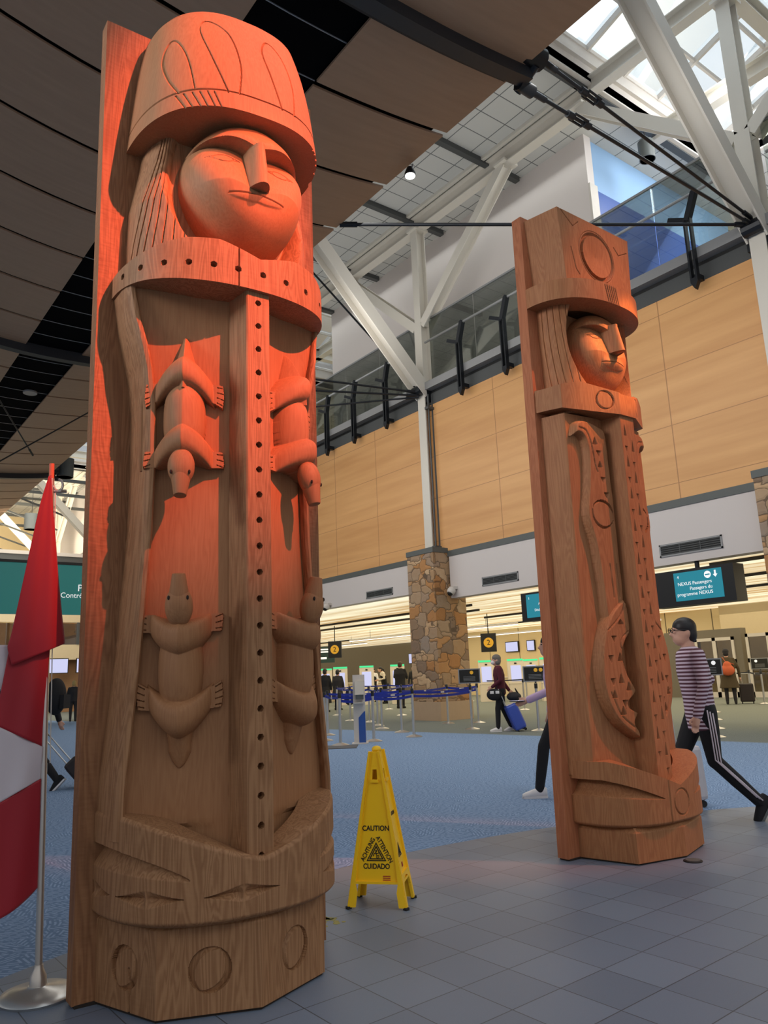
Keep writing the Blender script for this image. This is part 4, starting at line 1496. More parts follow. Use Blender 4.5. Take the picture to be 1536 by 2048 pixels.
# ================================================================== RIGHT POST
OR_ = (5.03, 3.80, 0.0)
pr = empty('carved_post', OR_, 0)
tag(pr, 'right carved cedar post, figure in square-topped hat with a fish on its coat', 'sculpture', 'carved cedar posts')
W1, WP = M['cedar_b'], M['cedar_b_plank']
mb = MB()
mb.extrude([(-.634, 0, .012), (.634, 0, .012), (.575, 0, 4.965), (-.575, 0, 4.965)], (0, .095, 0))
mb.build('backing_plank', WP, pr)
MB().prism([(-.62, .09), (-.62, 0), (-.50, -.005), (-.41, -.40), (0, -.495), (.41, -.375), (.50, -.005), (.62, 0), (.62, .09)], 0, .014).build('foot_gap_shade', M['groove'], pr)
octo = [(-.512, 0), (-.418, .412), (0, .505), (.418, .385), (.512, 0)]
plan, _ = resample(octo, 300)
relief_plan('base', plan, .012, .232, 60, lambda s, Z, X: np.clip((Z - .20) / .03, 0, 1) * .03, W1, pr, inner=.6)
hplan2 = superell(.548, .515, 2.6, 380)
def ztop_r(x):
    return .475 + .185 * np.clip(np.abs(x) / .50, 0, 1) ** 1.0
def band2(s, Z, X):
    D = np.zeros(Z.shape)
    t = np.clip((np.abs(X) - .18) / .34, 0, 1)
    zu = .405 + .135 * t
    zl_ = .40 + .03 * t
    m = (t > 0) & (Z > zl_) & (Z < zu)
    D = np.where(m, (.012 + .085 * t) * np.clip((Z - zl_) / (zu - zl_ + 1e-6), 0, 1) ** 0.6, D)
    rr = np.hypot(X - .0, Z - .365)
    D = groove(D, np.abs(rr - .085), .007, .012)
    D = groove(D, np.abs(X + .13), .008, .012)
    D = D + np.clip((.255 - Z) / .025, 0, 1) ** 2 * .03
    return D
relief_plan('hem_band', hplan2, .232, .5, 130, band2, W1, pr, inner=.7, zfun1=ztop_r)
zs = np.linspace(.42, 3.22, 60)
rows = []
for z in zs:
    a = .545 + .012 * math.cos((z - .5) * 1.1) - (.10 if z < .56 else 0)
    q, _ = resample([(-a, 0), (-a + .055, .185), (-.085, .232), (.085, .232), (a - .055, .185), (a, 0)], 90)
    rows.append(np.concatenate([q, np.full((90, 1), z)], 1))
A = np.array(rows); B = A.copy(); B[..., 1] *= .3; B[..., 0] *= .9
shell('coat_panel', A, B, W1, pr, True, 25)
hx = np.linspace(-.085, .085, 60)
hz = np.linspace(.42, 3.24, 760)
Xg, Zg = np.meshgrid(hx, hz)
D = .405 - .12 * np.clip((np.abs(Xg) - .055) / .03, 0, 1) * 0
def notch(X, Z, x0, z0, w, h, dep, up):
    u = (Z - z0) / h * (1 if up else -1)
    ww = w * np.clip(1 - u, 0, 1)
    ins = (u > 0) & (u < 1) & (np.abs(X - x0) < ww)
    return np.where(ins, dep * (1 - np.abs(X - x0) / (ww + 1e-6)) * (1 - u) ** 0.4, 0)
for i in range(10):
    z0 = 3.05 - i * .252
    for sx_ in (-.038, .042):
        dz_ = 0 if sx_ < 0 else .12
        D = D - notch(Xg, Zg, sx_, z0 - dz_, .018, .095, .024, True)
        D = D - notch(Xg, Zg, sx_, z0 - dz_ - .085, .020, .05, .024, False)
A = np.stack([Xg, D, Zg], -1)
B = np.stack([Xg * 1.05, np.full(Xg.shape, .2), Zg], -1)
shell('centre_strip', A, B, W1, pr, True, 30)
# shoulders
splan, _ = resample([(-.580, 0), (-.515, .205), (-.095, .425), (.095, .425), (.515, .205), (.580, 0)], 420)
def sh_lo(x):
    return 3.205 + .05 * np.clip((np.abs(x) - .1) / .45, 0, 1)
def sh_hi(x):
    return 3.375 + .09 * np.clip((np.abs(x) - .06) / .3, 0, 1) - .03 * np.clip((np.abs(x) - .4) / .15, 0, 1)
def sh_disp(s, Z, X):
    D = np.zeros(Z.shape)
    for x_ in (-.20, .20):
        i = np.argmin(np.abs(splan[:, 0] - x_))
        D = np.maximum(D, crescents(s, Z, s[0, i], 3.32, .072, .014, .2, .5))
        D = groove(D, np.abs(np.hypot(s - s[0, i], Z - 3.32) - .076), .004, .006)
    return D
relief_plan('collar', splan, 3.17, 3.4, 90, sh_disp, W1, pr, inner=.5, zfun0=sh_lo, zfun1=sh_hi, smooth=True, angle=30)

def blade(name, outline, d, th, mat, notches=(), lines=(), mir=False, res=0.006, circ=None):
    """flat carved shape lying on the coat, rounded towards its edge"""
    o_ = np.array(outline)
    x0, x1, z0, z1 = o_[:, 0].min() - .01, o_[:, 0].max() + .01, o_[:, 1].min() - .01, o_[:, 1].max() + .01
    xs = np.arange(x0, x1, res); zs_ = np.arange(z0, z1, res)
    X, Z = np.meshgrid(xs, zs_)
    cl = list(outline) + [outline[0]]
    dist = dist_poly(X, Z, cl)
    ins = np.zeros(X.shape, bool)
    for (ax_, az), (bx, bz) in zip(cl[:-1], cl[1:]):
        c_ = ((az > Z) != (bz > Z)) & (X < (bx - ax_) * (Z - az) / (bz - az + 1e-12) + ax_)
        ins ^= c_
    H = np.where(ins, th * np.clip(dist / .02, 0, 1) ** 0.5, -.015)
    for n_a in notches:
        H = np.where(ins, H - notch(X, Z, *n_a), H)
    for ln in lines:
        H = np.where(ins, H - .012 * np.clip(1 - dist_poly(X, Z, ln) / .007, 0, 1), H)
    if circ:
        for (cx, cz, r_) in circ:
            H = np.where(ins, H - crescents(X, Z, cx, cz, r_, .03, .16, 1.2), H)
    dd = .185 + .047 * np.clip((X + .49) / .40, 0, 1) + H
    A = np.stack([-X if mir else X, dd, Z], -1)
    B = np.stack([-X if mir else X, np.full(X.shape, .12), Z], -1)
    return shell(name, A, B, mat, pr, True, 40)
plume = smooth_poly([(-.455, 3.03), (-.42, 3.14), (-.33, 3.17), (-.20, 3.14), (-.12, 3.08), (-.11, 2.8), (-.10, 2.45), (-.10, 2.1), (-.10, 1.85), (-.13, 1.66), (-.22, 1.56), (-.30, 1.62), (-.32, 1.9), (-.35, 2.2), (-.40, 2.42), (-.365, 2.62), (-.34, 2.80), (-.335, 2.93), (-.36, 3.02), (-.40, 3.05), (-.455, 3.03)], 160)
NP = [(-.25, 2.98, .03, .06, .03, True), (-.22, 2.93, .03, .05, .03, False), (-.22, 2.80, .026, .05, .03, True), (-.20, 2.72, .03, .05, .03, False), (-.18, 2.60, .03, .05, .03, False)]
LP = [smooth_poly([(-.40, 3.10), (-.33, 3.08), (-.29, 2.98), (-.27, 2.82), (-.25, 2.76)], 30), [(-.22, 2.05), (-.21, 1.80)], [(-.15, 2.05), (-.15, 1.80)]]
fish = smooth_poly([(-.12, 1.80), (-.22, 1.74), (-.33, 1.62), (-.41, 1.42), (-.43, 1.22), (-.40, 1.05), (-.32, .92), (-.22, .84), (-.11, .78), (-.105, .84), (-.14, .90), (-.10, .97), (-.19, 1.03), (-.10, 1.12), (-.17, 1.25), (-.20, 1.38), (-.16, 1.47), (-.10, 1.55), (-.10, 1.70), (-.12, 1.80)], 140)
NF = [(-.28, 1.52, .03, .05, .045, False), (-.20, 1.60, .035, .04, .045, True), (-.33, 1.38, .028, .06, .045, False), (-.24, 1.34, .028, .06, .045, True), (-.33, 1.22, .028, .06, .045, False), (-.25, 1.18, .03, .07, .045, True), (-.33, 1.08, .028, .06, .045, True), (-.23, 1.06, .03, .06, .045, False), (-.26, .96, .03, .06, .045, True), (-.18, 1.13, .03, .06, .045, True)]
LF = [smooth_poly([(-.13, 1.77), (-.20, 1.66), (-.33, 1.56)], 16), smooth_poly([(-.13, 1.55), (-.20, 1.50), (-.22, 1.44), (-.17, 1.41), (-.12, 1.46)], 20), smooth_poly([(-.36, 1.12), (-.28, .96), (-.16, .87)], 20)]
for mir in (False, True):
    o = blade('plume_carving', plume, .185, .062, W1, NP, LP, mir, circ=[(-.24, 2.43, .11)])
    o = blade('fish_carving', fish, .225, .085, W1, NF, LF, mir)

# head
hp = superell(.475, .315, 2.5, 380)
sv = np.concatenate([[0], np.cumsum(np.linalg.norm(np.diff(hp, axis=0), axis=1))])
Zr = np.linspace(3.24, 4.14, 170)[:, None] + np.zeros((1, 380))
sc_ = np.interp(Zr, [3.24, 3.5, 3.9, 4.14], [.93, .97, 1.0, 1.0])
Xr = hp[None, :, 0] * sc_; Yr = hp[None, :, 1] * np.ones_like(sc_)
Sv = np.broadcast_to(sv[None, :], Zr.shape)
D = np.zeros(Zr.shape)
for i in range(5):
    for mir in (0, 1):
        tz = np.clip((4.1 - Zr) / .75, 0, 1)
        sl = (.05 + .05 * i) * (1 - tz) + (.09 + .06 * i) * tz - .015 * np.sin(tz * PI)
        ss_ = Sv if mir == 0 else sv[-1] - Sv
        D = groove(D, np.abs(ss_ - sl), .0045, .007)
op = (Xr / .392) ** 2 + ((Zr - 3.88) / .58) ** 2
Yr2 = Yr - D
cut = np.clip((1 - op) / .30, 0, 1)
Yr2 = np.where(Yr > .10, Yr2 * (1 - cut) + np.minimum(Yr2, .09) * cut, Yr2)
A = np.stack([Xr + D * np.sign(-Xr) * (np.abs(Xr) / .5), Yr2, Zr], -1)
B = np.stack([Xr * .6, np.minimum(Yr2, .03), Zr], -1)
shell('hair', A, B, W1, pr, True, 35)
face_relief(pr, W1, .305, 3.82, .36, .34, .13, .345, x0=0.02, brow_z=3.995, eye_z=3.905, nose=(3.755, 3.98, .060, .112), mouth_z=3.680, k=.92, full_lips=.20, xc=.03, brow_step=.08, rp=2.8)
# brim and square hat
bplan = superell(.585, .445, 2.3, 420)
def brim_disp(s, Z, X):
    D = np.zeros(Z.shape)
    for i in range(6):
        D = groove(D, dist_poly(X, Z, [(-.02 + i * .024 - .12, 4.28), (.02 + i * .024 - .12, 4.08)]), .005, .012)
    return D
relief_plan('hat_brim', bplan, 4.135, 4.30, 60, brim_disp, W1, pr, inner=.55)
def square_prof(v):
    return (.90 + .10 * v), np.ones_like(v)
bp, _ = resample([(-.535, 0), (-.475, .300), (.455, .300), (.515, 0)], 420)
def sq_disp(s, Z, X):
    D = np.zeros(Z.shape)
    fr = np.abs(np.abs(X) - 0) < .44
    rr = np.hypot(X + .01, (Z - 4.63))
    D = np.where(fr & (rr < .215), .004 + .018 * np.clip((.215 - rr) / .015, 0, 1), D)
    D = np.where(fr & (rr < .185), -.004 + .02 * (rr / .185) ** 1.5 * 0 + .022 * np.clip(1 - rr / .185, 0, 1), D)
    D = groove(D, np.where(fr, np.abs(rr - .228), 9), .004, .007)
    for pts in ([(-.44, 4.93), (-.29, 4.82), (-.22, 4.88)], [(.42, 4.80), (.30, 4.74), (.24, 4.80)], [(-.34, 4.62), (-.30, 4.44), (-.26, 4.40)]):
        D = groove(D, np.where(fr, dist_poly(X, Z, pts), 9), .005, .009)
    return D
relief_plan('hat_block', bp, 4.2, 4.93, 200, sq_disp, W1, pr, inner=.0, depth_in=.0, profile=square_prof, angle=30)
box('hat_top', -.47, .45, -.295, 0, 4.90, 4.928, W1, pr)
# ================================================================== FLAG ON ITS STAND
def ray_at(px, py, y=None, x=None):
    d = fw + cr * ((px - 768.0) / F_PX) - cu * ((py - 1024.0) / F_PX)
    t = (y - EYE[1]) / d.y if y is not None else (x - EYE[0]) / d.x
    return Vector(EYE) + d * t

FB = Vector((0.985, 3.881, 0))
fl = empty('flag', FB)
tag(fl, 'red and white flag hanging from a thin metal pole on a round base', 'flag')
MB().lathe([(.150, 0), (.158, .012), (.150, .024), (.110, .034), (.045, .045), (.040, .05)], 40).build('base', M['chrome'], fl, smooth=True, angle=45)
MB().lathe([(.036, .04), (.034, .085), (.020, .115), (.018, .13)], 24).build('collar', M['pole_metal'], fl, smooth=True, angle=45)
top = Vector((-.052, .004, 2.31))
pm = top * .42
MB().tube([(0, 0, .08), pm], .0155, 14).build('lower_pole', M['pole_metal'], fl, smooth=True, angle=50)
MB().tube([pm - top * .004, top], .0140, 14).build('upper_pole', M['pole_metal'], fl, smooth=True, angle=50)
MB().tube([top, top + Vector((-.002, 0, .075))], .0125, 12).build('cap', M['orange_cap'], fl, smooth=True, angle=50)
ring = [top + Vector((.022 + .022 * math.cos(t) + .008, -.01, -.03 + .03 * math.sin(t))) for t in np.linspace(-PI * .95, PI * .55, 16)]
MB().tube(ring, .006, 8).tube([top + Vector((.012, -.01, -.065)), top + Vector((.07, -.01, -.058))], .009, 8).build('finial_hook', M['pole_metal'], fl, smooth=True)
MB().tube([top + Vector((.018, -.012, -.06)), pm + Vector((.024, -.014, .0))], .0025, 6).build('halyard', M['white_paint'], fl)

def cloth_mat(name, col, tr=0.25):
    m, nt, b = new_mat(name)
    g = NT(nt)
    b.inputs['Base Color'].default_value = (*col, 1)
    b.inputs['Roughness'].default_value = 0.6
    b.inputs['Sheen Weight'].default_value = 0.3
    ob = nt.nodes['Material Output']
    t = g.n('ShaderNodeBsdfTranslucent')
    t.inputs[0].default_value = (*col, 1)
    mx = g.n('ShaderNodeMixShader')
    mx.inputs[0].default_value = tr
    g.l(b.outputs[0], mx.inputs[1])
    g.l(t.outputs[0], mx.inputs[2])
    g.l(mx.outputs[0], ob.inputs[0])
    return m
M['flag_red'] = cloth_mat('flag_red', S(160, 8, 30), .10)
M['flag_white'] = cloth_mat('flag_white', S(222, 212, 216), .3)

def cloth(name, left, right, y0, wave, parent, zones=None, n=60, m=26, seed=0, sag=0):
    """sheet between two edge curves given as picture directions on the plane y = y0, folded in depth"""
    L_ = np.array(smooth_poly(left, 80)); R_ = np.array(smooth_poly(right, 80))
    L_ = resample(L_, n)[0]; R_ = resample(R_, n)[0]
    V, F, mi = [], [], []
    for i in range(n):
        for j in range(m):
            u = j / (m - 1)
            px = L_[i, 0] * (1 - u) + R_[i, 0] * u
            py = L_[i, 1] * (1 - u) + R_[i, 1] * u + sag * math.sin(u * PI) ** .8 * (i / (n - 1)) ** 3
            y = y0 + wave * (math.sin(u * 5.2 + seed + i * .015) + .5 * math.sin(u * 11 + seed * 2 + i * .03)) * min(1, .15 + i / n)
            V.append(ray_at(px, py, y=y) - FB)
    for i in range(n - 1):
        for j in range(m - 1):
            F.append([i * m + j, i * m + j + 1, (i + 1) * m + j + 1, (i + 1) * m + j])
            u = (j + .5) / (m - 1)
            v = (i + .5) / (n - 1)
            mi.append(zones(u, v) if zones else 0)
    o = link_mesh(name, V, F, [M['flag_red'], M['flag_white']], parent, True)
    o.data.polygons.foreach_set('material_index', mi)
    s = o.modifiers.new('thickness', 'SOLIDIFY')
    s.thickness = .0015
    return o
cloth('flag_fold', [(98, 952), (80, 1010), (62, 1090), (40, 1190), (22, 1270), (15, 1295), (24, 1331)], [(103, 950), (106, 1010), (111, 1070), (117, 1150), (124, 1225), (130, 1284), (128, 1288)], 3.838, .010, fl, None, 60, 26, .4)
cloth('flag_red_bar', [(20, 1290), (6, 1360), (-4, 1410), (-10, 1450)], [(101, 1290), (97, 1330), (93, 1410), (86, 1494)], 3.868, .010, fl, None, 30, 30, 1.3)
cloth('flag_white_field', [(-10, 1450), (-18, 1500), (-26, 1560), (-34, 1625)], [(86, 1494), (85, 1515), (83, 1535), (82, 1557)], 3.868, .010, fl, lambda u, v: 1, 30, 30, 1.3)
cloth('flag_red_bar', [(-34, 1625), (-44, 1700), (-52, 1790), (-66, 1850)], [(82, 1557), (80, 1640), (78, 1710), (77, 1772)], 3.868, .010, fl, None, 40, 30, 1.3, 24)
cloth('flag_back_fold', [(-20, 1290), (-14, 1330), (-6, 1370), (20, 1392)], [(24, 1290), (24, 1320), (30, 1350), (31, 1385)], 3.892, .006, fl, lambda u, v: 1, 20, 14, 2.0)

# ================================================================== WET-FLOOR SIGN
A_, B_, C_, D_ = (Vector((2.68, 3.985, 0)), Vector((2.905, 3.72, 0)), Vector((3.095, 3.885, 0)), Vector((2.875, 4.15, 0)))
cen = (A_ + B_ + C_ + D_) / 4
cs = empty('caution_sign', cen)
tag(cs, 'yellow four-sided caution floor sign standing between the two carved posts', 'sign')
HT = .86
ft = [p - cen for p in (A_, B_, C_, D_)]
_u = (ft[1] - ft[0]).normalized()
_w = (ft[2] - ft[1]).normalized()
_n = _u.cross(_w).z

def _split(q):
    a_ = (q.x * _w.y - q.y * _w.x) / (_u.x * _w.y - _u.y * _w.x)
    b_ = (_u.x * q.y - _u.y * q.x) / (_u.x * _w.y - _u.y * _w.x)
    return a_, b_
tp_ = []
for q in ft:
    a_, b_ = _split(q)
    tp_.append(_u * (a_ * .17) + _w * (b_ * .62) + Vector((0, 0, HT)))
def lerp(a, b, t):
    return a + (b - a) * t
names = []
frames = []
for k in range(4):
    a, b = ft[k], ft[(k + 1) % 4]
    ta, tb = tp_[k], tp_[(k + 1) % 4]
    u = (b - a).normalized()
    mid = (a + b) / 2
    vdir = ((ta + tb) / 2 - mid).normalized()
    nrm = u.cross(vdir).normalized()
    if nrm.dot(mid) < 0:
        nrm = -nrm
    mb = MB()
    def quad(pts, off0, off1):
        q = [p + nrm * off0 for p in pts]
        mb.extrude(q, nrm * (off1 - off0))
    def P(s, t, a=a, b=b, ta=ta, tb=tb):
        """s across 0..1, t up 0..1"""
        return lerp(lerp(a, ta, t), lerp(b, tb, t), s)
    wide = (b - a).length > .3
    z0 = .155
    inset = -.016
    quad([P(.06, z0), P(.94, z0), P(.90, .80), P(.10, .80)], inset, inset + .006)
    quad([P(.10, .80), P(.36, .80), P(.36, .88), P(.10, .88)], inset, inset + .006)
    quad([P(.64, .80), P(.90, .80), P(.90, .88), P(.64, .88)], inset, inset + .006)
    quad([P(.10, .88), P(.90, .88), P(.9, 1.0), P(.1, 1.0)], inset, inset + .006)
    # rims and legs
    quad([P(0, 0.012), P(.13, 0.012), P(.135, .10), P(.09, .155), P(.07, .3), P(.12, 1), P(0, 1)], -.012, .004)
    quad([P(1, 0.012), P(1, 1), P(.88, 1), P(.93, .3), P(.91, .155), P(.865, .10), P(.87, 0.012)], -.012, .004)
    arch = [P(.05, z0)]
    quad([P(.07, z0), P(.93, z0), P(.93, z0 + .015), P(.07, z0 + .015)], -.014, .002)
    if not wide:
        ar = [P(.10, .09)] + [P(.5 - .36 * math.cos(t), .11 + .075 * math.sin(t)) for t in np.linspace(0, PI, 12)] + [P(.90, .09), P(.93, .17), P(.93, .21), P(.07, .21), P(.07, .17)]
        quad(ar, -.012, .003)
    quad([P(.30, .795), P(.70, .795), P(.70, .815), P(.30, .815)], inset, .004)
    mb.build('side_panel', M['yellow'], cs)
    frames.append((P, u, vdir, nrm, wide, (b - a).length))
mb = MB()
for p in ft:
    q = p * .97
    mb.box(q.x - .013, q.x + .013, q.y - .013, q.y + .013, 0, .014)
mb.build('rubber_feet', M['rubber'], cs)
hp0 = [(tp_[0] + tp_[1]) / 2, (tp_[2] + tp_[3]) / 2]
MB().ellipsoid((0, 0, HT + .005), (.030, .030, .022), 16, 10).tube([hp0[0] * .8, hp0[0] * .6 + Vector((0, 0, .03)), hp0[1] * .6 + Vector((0, 0, .03)), hp0[1] * .8], .014, 8).build('top_cap', M['yellow'], cs, smooth=True, angle=50)
def place(o, org, u, v, n):
    m_ = Matrix(((u.x, v.x, n.x, org.x), (u.y, v.y, n.y, org.y), (u.z, v.z, n.z, org.z), (0, 0, 0, 1)))
    o.matrix_local = m_
    return o
for k in (0, 1):
    P, u, v, n, wide, wd = frames[k]
    off = n * (-.0085)
    w_ = 1.0 if wide else .75
    o = text('lettering', 'CAUTION', M['ink'], cs, .034 * w_, (0, 0, 0), (0, 0, 0), 'CENTER', .0004, .022)
    # heavier strokes
    place(o, P(.5, .50 if wide else .58) + off, u, v, n)
    o.scale = (1.05, 1.15, 1)
    tc_ = P(.5, .335) + off
    tri = []
    R1 = .068 * w_
    def tri_ring(r_out, r_in):
        m = MB()
        po = [Vector((r_out * math.cos(t), r_out * math.sin(t), 0)) for t in (PI / 2, PI / 2 + 2 * PI / 3, PI / 2 + 4 * PI / 3)]
        pi_ = [Vector((r_in * math.cos(t), r_in * math.sin(t), 0)) for t in (PI / 2, PI / 2 + 2 * PI / 3, PI / 2 + 4 * PI / 3)]
        for i in range(3):
            j = (i + 1) % 3
            m.extrude([po[i], po[j], pi_[j], pi_[i]], (0, 0, .0006))
        return m
    m = tri_ring(R1, R1 - .011)
    o = m.build('warning_triangle', M['ink'], cs)
    place(o, tc_, u, v, n)
    o = tri_ring(R1 - .018, R1 - .030).build('warning_triangle', M['ink'], cs)
    place(o, tc_, u, v, n)
    fg = MB()
    s_ = w_
    fg.ellipsoid((.000, .020 * s_, 0), (.006 * s_, .006 * s_, .0008), 10, 6)
    for pts in ([(-.004, .013), (.004, -.006)], [(.004, -.006), (.016, -.001), (.014, -.018)], [(.004, -.006), (.002, -.014), (.012, -.024)], [(-.004, .012), (-.014, .004), (-.018, -.008)], [(-.002, .010), (.010, .006), (.014, .012)]):
        fg.tube([(a_ * s_, b_ * s_, .0004) for a_, b_ in pts], .0026 * s_, 6)
    o = fg.build('slipping_figure', M['ink'], cs)
    place(o, tc_, u, v, n)
    if wide:
        o = text('lettering', 'CUIDADO', M['ink'], cs, .034, (0, 0, 0), (0, 0, 0), 'CENTER', .0004, .022)
        place(o, P(.5, .262) + off, u, v, n)
        o.scale = (1.0, 1.15, 1)
        for body, sg in (('ACHTUNG', -1), ('ATTENTION', 1)):
            ang = math.radians(60) * -sg
            uu = u * math.cos(ang) + v * math.sin(ang)
            vv = -u * math.sin(ang) + v * math.cos(ang)
            o = text('lettering', body, M['ink'], cs, .031, (0, 0, 0), (0, 0, 0), 'CENTER', .0004, .022)
            place(o, tc_ + (u * sg * math.cos(math.radians(30)) + v * .5) * .056, uu, vv, n)
            o.scale = (.92, 1.15, 1)
    lg = MB()
    if wide:
        for i in range(3):
            lg.box(-.022, .022, -.012 + i * .010, -.007 + i * .010, 0, .0006)
    else:
        lg.box(-.014, .014, -.013, .013, 0, .0006)
    o = lg.build('maker_mark', M['red_ink'], cs)
    place(o, P(.70 if wide else .55, .19 if wide else .25) + off, u, v, n)

# yellow spill stain on the tiles, small flat puck by the right post
st = MB()
for i in range(26):
    cx = 2.50 + rng.normal(0, .045); cy = 3.92 + rng.normal(0, .085)
    rr_ = abs(rng.normal(.012, .012)) + .006
    st.lathe([(rr_, .0004), (rr_ * .9, .0016)], 9, (cx, cy, 0))
o = st.build('floor_stain', plain('yellow_stain', S(150, 140, 70), .6), None)
tag(o, 'blotchy yellow stain on the grey tiles beside the left carved post', 'stain', kind='stuff')
r = empty('floor_cover', (4.96, 3.21, 0))
MB().lathe([(.062, 0), (.062, .006), (.054, .010)], 24).build('rim', M['black'], r, smooth=True, angle=40)
MB().lathe([(.048, .009), (.048, .0115)], 20).build('lid', M['grey_band'], r)
tag(r, 'small dark round floor cover at the foot of the right carved post', 'floor cover')

# ================================================================== QUEUE BARRIERS
def stanchion(loc, lab, group='belt barrier posts of the check-in queue'):
    r = empty('stanchion', (loc[0], loc[1], 0))
    tag(r, lab, 'barrier post', group)
    return r
pb = MB().lathe([(.175, 0), (.175, .012), (.12, .03), (.05, .05), (.034, .055)], 24)
pp_ = MB().lathe([(.030, .05), (.030, .92)], 14)
ph = MB().lathe([(.036, .90), (.036, 1.0), (.030, 1.01)], 14)
s0 = empty('stanchion')
pb.build('base', M['chrome'], s0, smooth=True, angle=40)
pp_.build('post', M['chrome'], s0, smooth=True, angle=40)
ph.build('belt_head', M['black_metal'], s0, smooth=True, angle=40)
SP = [((8.73, 13.07), 'front left belt barrier post, nearest the left carved post and the mat'),
      ((9.62, 13.18), 'belt barrier post just right of the hand sanitiser stand'),
      ((10.74, 13.26), 'front belt barrier post standing left of the stone pier'),
      ((12.77, 13.60), 'belt barrier post under the small black sign board right of the pier'),
      ((14.45, 15.13), 'belt barrier post just behind the small black sign board right of the pier'),
      ((13.94, 15.75), 'belt barrier post in front of the corner of the stone pier'),
      ((11.44, 14.56), 'belt barrier post second row, left of the front post at the pier'),
      ((11.96, 16.01), 'belt barrier post third row behind the sanitiser stand'),
      ((12.62, 17.08), 'belt barrier post fourth row behind the sanitiser stand'),
      ((10.07, 15.59), 'belt barrier post in the second row beside the left carved post'),
      ((9.17, 14.31), 'belt barrier post between the first two rows at the left carved post'),
      ((13.47, 18.63), 'belt barrier post left of the sanitiser, fourth row back'),
      ((13.70, 19.93), 'belt barrier post behind the dark hanging backpack'),
      ((15.49, 23.35), 'distant belt barrier post beside the two dark coats'),
      ((16.19, 20.57), 'belt barrier post behind the pier on its left'),
      ((18.57, 22.86), 'belt barrier post at the feet of the man in black'),
      ((18.88, 24.79), 'belt barrier post in front of the right kiosk of the left group'),
      ((19.45, 27.98), 'farthest belt barrier post in front of the left kiosks')]
idx = {}
for i, (p, lab) in enumerate(SP):
    o = s0 if i == 0 else copy_tree(s0)
    o.location = (p[0], p[1], 0)
    tag(o, lab, 'barrier post', 'belt barrier posts of the check-in queue')
    idx[i] = o
SQ = [((25.0, 26.6), 'distant belt barrier post right of the stone pier'), ((24.2, 22.4), 'distant belt barrier post behind the person in burgundy'),
      ((13.06, 11.81), 'belt barrier post left of the right carved post, under a black sign board'), ((19.68, 18.36), 'belt barrier post far behind the blue suitcase'),
      ((13.20, 7.81), 'nearest of the four posts in line behind the man in stripes'), ((14.87, 8.77), 'second of the four posts in line behind the man in stripes'),
      ((17.17, 10.13), 'third of the four posts in line behind the man in stripes'), ((19.72, 11.63), 'last of the four posts in line behind the man in stripes'),
      ((26.27, 14.03), 'belt barrier post beside the dark suitcase of the person in olive'), ((23.87, 12.37), 'belt barrier post at the right edge before the doors'),
      ((27.4, 15.6), 'belt barrier post left of the person in olive coat')]
for p, lab in SQ:
    o = copy_tree(s0)
    o.location = (p[0], p[1], 0)
    tag(o, lab, 'barrier post', 'belt barrier posts of the check-in queue')
    idx[len(idx)] = o
def belt(i, j, mat, z=.93, logo=True):
    a, b = Vector(idx[i].location), Vector(idx[j].location)
    d = b - a
    t = d.normalized()
    nrm_ = Vector((-t.y, t.x, 0))
    mb = MB()
    n = 9
    v = []
    f = []
    for q in range(n + 1):
        s = q / n
        sag = -.035 * 4 * s * (1 - s)
        p = d * s
        for dz_, off in ((-.026, -.002), (.026, -.002), (.026, .002), (-.026, .002)):
            v.append(p + nrm_ * off + Vector((0, 0, z + sag + dz_)))
    for q in range(n):
        for c in range(4):
            f.append([q * 4 + c, q * 4 + (c + 1) % 4, (q + 1) * 4 + (c + 1) % 4, (q + 1) * 4 + c])
    f += [[0, 1, 2, 3], [n * 4 + 3, n * 4 + 2, n * 4 + 1, n * 4]]
    mb.add(v, f)
    o = mb.build('belt', mat, idx[i])
    if logo:
        m2 = MB()
        p = d * .5 + Vector((0, 0, z - .035))
        m2.extrude([p + nrm_ * -.004 + t * a_ + Vector((0, 0, b_)) for a_, b_ in ((-.06, -.018), (.06, -.018), (.06, .018), (-.06, .018))], nrm_ * .008)
        m2.build('belt_mark', M['white_paint'], o)
for i, j in ((0, 1), (1, 2), (2, 3), (3, 4), (4, 5), (5, 6), (6, 7), (7, 8), (6, 9), (9, 10), (10, 0), (8, 11), (11, 12), (12, 13), (14, 8), (15, 16), (16, 17), (13, 17), (14, 15)):
    belt(i, j, M['belt_blue'])
    if i in (0, 1, 2, 4, 6):
        belt(i, j, M['belt_blue'], .85, False)
for i, j in ((18, 19), (19, 21), (22, 23), (23, 24), (24, 25), (26, 27), (26, 28)):
    belt(i, j, M['belt_dark'])
def board(p, lab, h0, marks):
    r = empty('sign_board', (p[0], p[1], h0))
    r.rotation_euler = (0, 0, -math.radians(52))
    MB().box(-.26, .26, -.012, .012, .0, .34).build('frame', M['rail_grey'], r)
    MB().box(-.235, .235, -.016, -.012, .025, .315).build('black_face', M['ink'], r)
    MB().tube([(0, 0, -.03), (0, 0, 0)], .02, 8).build('clip', M['black_metal'], r)
    for xx, mt in marks:
        m = MB().lathe([(.042, -.001), (.042, .001)], 16).build('round_mark', mt, r)
        m.rotation_euler = (PI / 2, 0, 0)
        m.location = (xx, -.018, .25)
    k = MB()
    for i in range(4):
        k.box(-.14, .14, -.0175, -.016, .06 + i * .03, .068 + i * .03)
    k.build('printed_lines', M['rail_grey'], r)
    tag(r, lab, 'sign', 'small black queue sign boards')
M['amber'] = plain('amber_mark', S(214, 160, 40), .5, noise=0, emit=S(214, 160, 40), strength=.25)
board((12.77, 13.60), 'small black sign board on the post right of the stone pier', 1.045, [(.06, M['amber'])])
board((13.06, 11.81), 'small black sign board with two amber circles left of the right carved post', 1.045, [(.02, M['amber']), (.13, M['amber'])])
